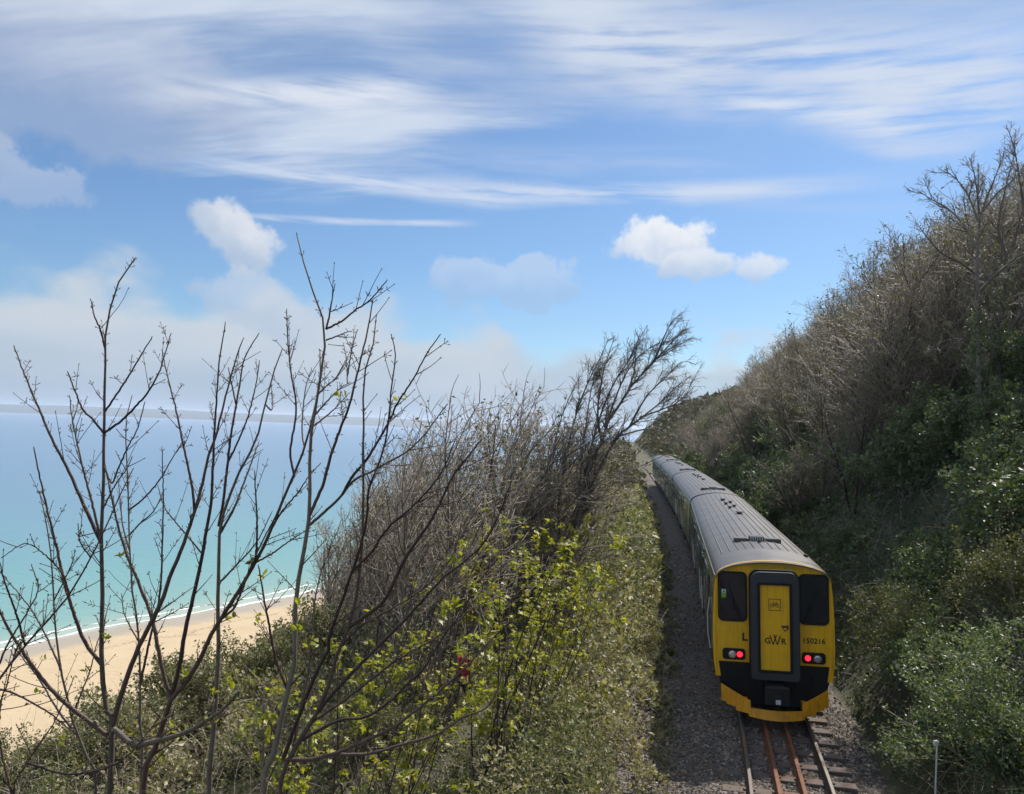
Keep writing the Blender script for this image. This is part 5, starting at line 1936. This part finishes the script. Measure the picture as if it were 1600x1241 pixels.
bare_sapling('dark stemmed bare sapling fanning out to the line side from a low fork', 4.7, [
    ([(438, 1245), (450, 1194), (461, 1169), (474, 1148), (492, 1120), (502, 1096), (515, 1065), (528, 1019), (541, 991), (551, 960), (556, 935), (564, 879), (568, 815), (568, 750), (567, 699), (568, 680), (569, 644), (567, 605), (575, 560), (590, 520), (588, 495)], 6.0, 1.2),
    ([(541, 991), (569, 970), (598, 945), (631, 879), (675, 812), (706, 748), (730, 715), (752, 688)], 3.8, 1.2),
    ([(355, 1098), (376, 1065), (402, 1022), (427, 983), (453, 952), (461, 939), (487, 892), (505, 866), (528, 825), (546, 781), (556, 745), (585, 690), (600, 650), (612, 600), (618, 560), (612, 525)], 3.6, 1.1),
    ([(505, 871), (543, 846), (567, 825), (595, 807), (634, 786), (685, 742), (711, 688)], 2.4, 1.0),
    ([(438, 1194), (484, 1193), (530, 1179), (577, 1158), (613, 1140), (649, 1112), (685, 1083), (724, 1047), (750, 1019), (792, 975)], 3.6, 1.2),
    ([(461, 1156), (500, 1135), (530, 1122), (567, 1119), (608, 1094), (634, 1068), (660, 1045), (700, 985), (745, 935)], 3.0, 1.1),
    ([(550, 1241), (600, 1230), (649, 1205), (698, 1179), (732, 1143), (765, 1117), (778, 1076), (791, 1019)], 2.8, 1.0),
    ([(498, 1108), (540, 1060), (590, 1010), (640, 960), (690, 905), (745, 860), (775, 815), (800, 750)], 3.4, 1.1),
    ([(487, 1125), (540, 1090), (620, 1030), (690, 990), (740, 950), (800, 925)], 2.4, 1.0),
    ([(461, 1169), (470, 1110), (485, 1040), (490, 960), (500, 900), (520, 850)], 2.4, 1.0),
    ([(528, 1019), (560, 985), (600, 960), (650, 930), (700, 880), (720, 830)], 2.0, 0.9)], 905, 'bark_dark', 40)

bare_sapling('thin dark bare sapling reaching in from outside the picture edge', 4.4, [
    ([(-60, 1180), (-30, 1110), (0, 1060), (33, 1016), (70, 975), (105, 935), (140, 875), (165, 825), (180, 790), (195, 760), (207, 735)], 4.0, 1.2),
    ([(-20, 1090), (10, 1010), (40, 960), (60, 920), (50, 885)], 2.0, 1.0),
    ([(-40, 1130), (0, 1075), (60, 1100), (110, 1140)], 2.2, 1.4),
    ([(33, 1016), (20, 960), (5, 910), (0, 880)], 2.0, 0.9),
    ([(105, 935), (95, 900), (70, 870), (40, 850), (5, 870)], 1.7, 0.8),
    ([(140, 875), (125, 850), (122, 820)], 1.3, 0.8),
    ([(-50, 1160), (-10, 1130), (12, 1080), (25, 1020), (45, 985)], 1.6, 0.8)], 906, 'bark_dark', 12)

bare_sapling('slender grey bare sapling between the pale trunk and the forked dark one', 5.8, [
    ([(222, 1200), (219, 1153), (219, 1076), (217, 998), (209, 934), (206, 918), (202, 841), (201, 789), (198, 711), (196, 660), (206, 620)], 3.0, 1.0),
    ([(202, 841), (220, 820), (240, 800), (255, 770)], 1.5, 0.8),
    ([(201, 800), (225, 780), (250, 750), (270, 715), (288, 690)], 1.6, 0.8),
    ([(203, 860), (192, 820), (188, 780), (184, 745)], 1.4, 0.8),
    ([(219, 1076), (235, 1000), (250, 930), (254, 841), (255, 776), (253, 700)], 2.2, 0.9),
    ([(217, 1000), (195, 960), (190, 930)], 1.3, 0.8)], 907, 'bark_grey', 8)

bare_sapling('pale young bare sapling at the foot of the crossing stems near the picture corner', 5.6, [
    ([(150, 1241), (139, 1192), (126, 1158), (112, 1120), (103, 1081), (95, 1045), (88, 998), (84, 934), (80, 870), (74, 825), (62, 770)], 3.6, 1.0),
    ([(95, 1045), (80, 1010), (60, 970), (40, 940), (5, 900)], 1.8, 0.9),
    ([(126, 1158), (90, 1110), (60, 1060), (20, 1010)], 2.0, 1.0),
    ([(84, 934), (100, 905), (112, 880), (118, 860)], 1.3, 0.8),
    ([(112, 1120), (140, 1050), (150, 1010), (160, 985)], 1.5, 0.8)], 908, 'bark_pale', 14)

bare_sapling('leaning dark sapling with a few new leaves in the bottom corner of the picture', 4.2, [
    ([(20, 1290), (30, 1220), (55, 1170), (90, 1120), (115, 1060)], 3.4, 1.0),
    ([(25, 1255), (5, 1180), (0, 1120), (10, 1060)], 2.2, 0.9),
    ([(40, 1200), (110, 1215), (190, 1190), (250, 1120)], 2.2, 0.9)], 909, 'bark_dark', 26)

# ---------------------------------------------------------------- walker on the coast path
def skin_body(name, verts, edges, rad, mat, parent, levels=2):
    me = bpy.data.meshes.new(name)
    me.from_pydata(verts, edges, [])
    o = bpy.data.objects.new(name, me)
    col.objects.link(o)
    sk = o.modifiers.new('skin', 'SKIN')
    sk.use_smooth_shade = True
    for i, r in enumerate(rad):
        r = r if isinstance(r, tuple) else (r, r)
        me.skin_vertices[0].data[i].radius = r
    me.skin_vertices[0].data[0].use_root = True
    sb = o.modifiers.new('sub', 'SUBSURF')
    sb.levels = levels
    sb.render_levels = levels
    dg = bpy.context.evaluated_depsgraph_get()
    m2 = bpy.data.meshes.new_from_object(o.evaluated_get(dg))
    bpy.data.objects.remove(o)
    return link(name, m2, mat, parent)


MAT['skin'] = pbr('skin', (0.48, 0.27, 0.19), 0.55)
MAT['red_cloth'] = pbr('red_cloth', (0.52, 0.028, 0.032), 0.8, 0, 0.2, 0.15, 14)
MAT['navy_cloth'] = pbr('navy_cloth', (0.010, 0.013, 0.055), 0.8, 0, 0.2, 0.15, 14)
MAT['grey_hair'] = pbr('grey_hair', (0.28, 0.25, 0.22), 0.7, 0, 0.3, 0.3, 60)
MAT['shoe'] = pbr('shoe', (0.05, 0.045, 0.04), 0.7)
wpnt = at(722, 1040, 19.6)
wz = float(ground_z(wpnt[0], wpnt[1]))
walker = thing('person', 'walker in a red top and navy shorts, half hidden by the leafing saplings', 'person', (wpnt[0], wpnt[1], wz))
walker.rotation_euler = (0, 0, R(150))
# pelvis, spine, neck, head, arms with fingers, legs: one figure in mid stride, leaning forward
V = [(0, 0, 0.93), (0, -0.03, 1.12), (0, -0.07, 1.32), (0, -0.10, 1.44), (0, -0.125, 1.53), (0, -0.15, 1.62), (0, -0.155, 1.71)]
E_ = [(0, 1), (1, 2), (2, 3), (3, 4), (4, 5), (5, 6)]
rd = [(0.15, 0.11), (0.135, 0.10), (0.155, 0.11), (0.10, 0.085), (0.052, 0.055), (0.075, 0.092), (0.055, 0.07)]


def chain(start, pts, rs):
    p = start
    for q, r in zip(pts, rs):
        V.append(q)
        rd.append(r)
        E_.append((p, len(V) - 1))
        p = len(V) - 1
    return p


for s, f in ((-1, 1), (1, -1)):
    chain(0, [(s * 0.10, 0.0, 0.86), (s * 0.105, -0.16 * f, 0.50), (s * 0.10, -0.20 * f + 0.12, 0.10), (s * 0.105, -0.22 * f + 0.09, 0.05), (s * 0.115, -0.24 * f - 0.06, 0.035)], [0.092, 0.062, 0.045, 0.045, 0.035])
    w = chain(3, [(s * 0.17, -0.10, 1.41), (s * 0.235, 0.02 * f - 0.05, 1.13), (s * 0.22, -0.16 + 0.05 * f, 0.95), (s * 0.215, -0.22 + 0.05 * f, 0.90)], [0.062, 0.044, 0.030, (0.038, 0.018)])
    bx_, by_, bz_ = V[w]
    for q, (dx, dl) in enumerate(((-0.028, 0.07), (-0.010, 0.082), (0.010, 0.078), (0.028, 0.062))):
        chain(w, [(bx_ + dx, by_ - dl * 0.55, bz_ - dl * 0.45), (bx_ + dx, by_ - dl * 0.75, bz_ - dl * 1.0)], [0.009, 0.008])
    chain(w, [(bx_ - s * 0.045, by_ - 0.012, bz_ + 0.005), (bx_ - s * 0.055, by_ - 0.045, bz_ - 0.02)], [0.011, 0.009])
body = skin_body('body', V, E_, rd, 'skin', walker)
skin_body('top', [(0, 0.0, 0.95), (0, -0.03, 1.12), (0, -0.07, 1.32), (0, -0.10, 1.45), (-0.17, -0.10, 1.415), (-0.215, -0.05, 1.24), (0.17, -0.10, 1.415), (0.215, -0.07, 1.24)], [(0, 1), (1, 2), (2, 3), (3, 4), (4, 5), (3, 6), (6, 7)], [(0.175, 0.13), (0.16, 0.125), (0.178, 0.132), (0.115, 0.10), 0.082, 0.068, 0.082, 0.068], 'red_cloth', walker)
skin_body('shorts', [(0, 0, 0.98), (0, 0, 0.90), (-0.105, -0.02, 0.82), (-0.11, -0.13, 0.56), (0.105, 0.02, 0.82), (0.11, 0.12, 0.56)], [(0, 1), (1, 2), (2, 3), (1, 4), (4, 5)], [(0.168, 0.125), (0.165, 0.125), 0.108, 0.092, 0.108, 0.092], 'navy_cloth', walker)
for s, f in ((-1, 1), (1, -1)):
    skin_body('shoe', [(s * 0.105, -0.22 * f + 0.13, 0.05), (s * 0.108, -0.23 * f + 0.02, 0.045), (s * 0.115, -0.25 * f - 0.10, 0.035)], [(0, 1), (1, 2)], [0.05, 0.05, 0.04], 'shoe', walker)
skin_body('hair', [(0, -0.12, 1.63), (0, -0.125, 1.70), (0, -0.15, 1.755)], [(0, 1), (1, 2)], [(0.075, 0.07), (0.088, 0.085), (0.07, 0.085)], 'grey_hair', walker)
mb = MB()
for s in (-1, 1):
    mb.cyl((s * 0.031, -0.232, 1.648), (0, -1, 0), 0.010, 0.006, 10)
mb.build('eyes', 'ink', walker)
mb = MB()
mb.add([(-0.014, -0.238, 1.605), (0.014, -0.238, 1.605), (0, -0.262, 1.608), (0, -0.238, 1.65)], [(0, 1, 2), (1, 3, 2), (3, 0, 2), (0, 3, 1)])
mb.build('nose', 'skin', walker)
mb = MB()
mb.box(-0.024, 0.024, -0.241, -0.232, 1.576, 1.583)
mb.build('mouth', 'maroon', walker)

# slender marker post on the right of the line
p0 = at(1460, 1212, 13.3)
gz = float(ground_z(p0[0], p0[1]))
post = thing('marker_post', 'slender pale marker post in the dark verge right of the rails', 'post', (p0[0], p0[1], gz))
hh = p0[2] - gz + 0.62
mb = MB()
mb.cyl((0, 0, -0.1), (0.02, 0, 1), 0.016, hh, 8)
mb.build('shaft', 'white_metal', post)
mb = MB()
mb.bevbox(-0.025, 0.06, -0.03, 0.03, hh - 0.10, hh - 0.03, 0.01)
mb.build('cap', 'white_metal', post)

# ---------------------------------------------------------------- sea air
def haze_box(density):
    x0, x1, y0, y1, z0, z1 = -12600, 12600, -12600, 12600, -62, 70
    mb = MB()
    mb.box(x0, x1, y0, y1, z0, z1)
    m, gg, out = material('haze')
    v = gg.node('ShaderNodeVolumePrincipled')
    v.inputs['Color'].default_value = (0.80, 0.88, 1.0, 1)
    v.inputs['Density'].default_value = density
    v.inputs['Anisotropy'].default_value = 0.3
    m.node_tree.links.new(v.outputs[0], out.inputs['Volume'])
    MAT['haze'] = m
    return tag(mb.build('haze', 'haze'), 'thin bluish sea haze over the bay', 'haze', kind='stuff')


haze_box(0.00011)
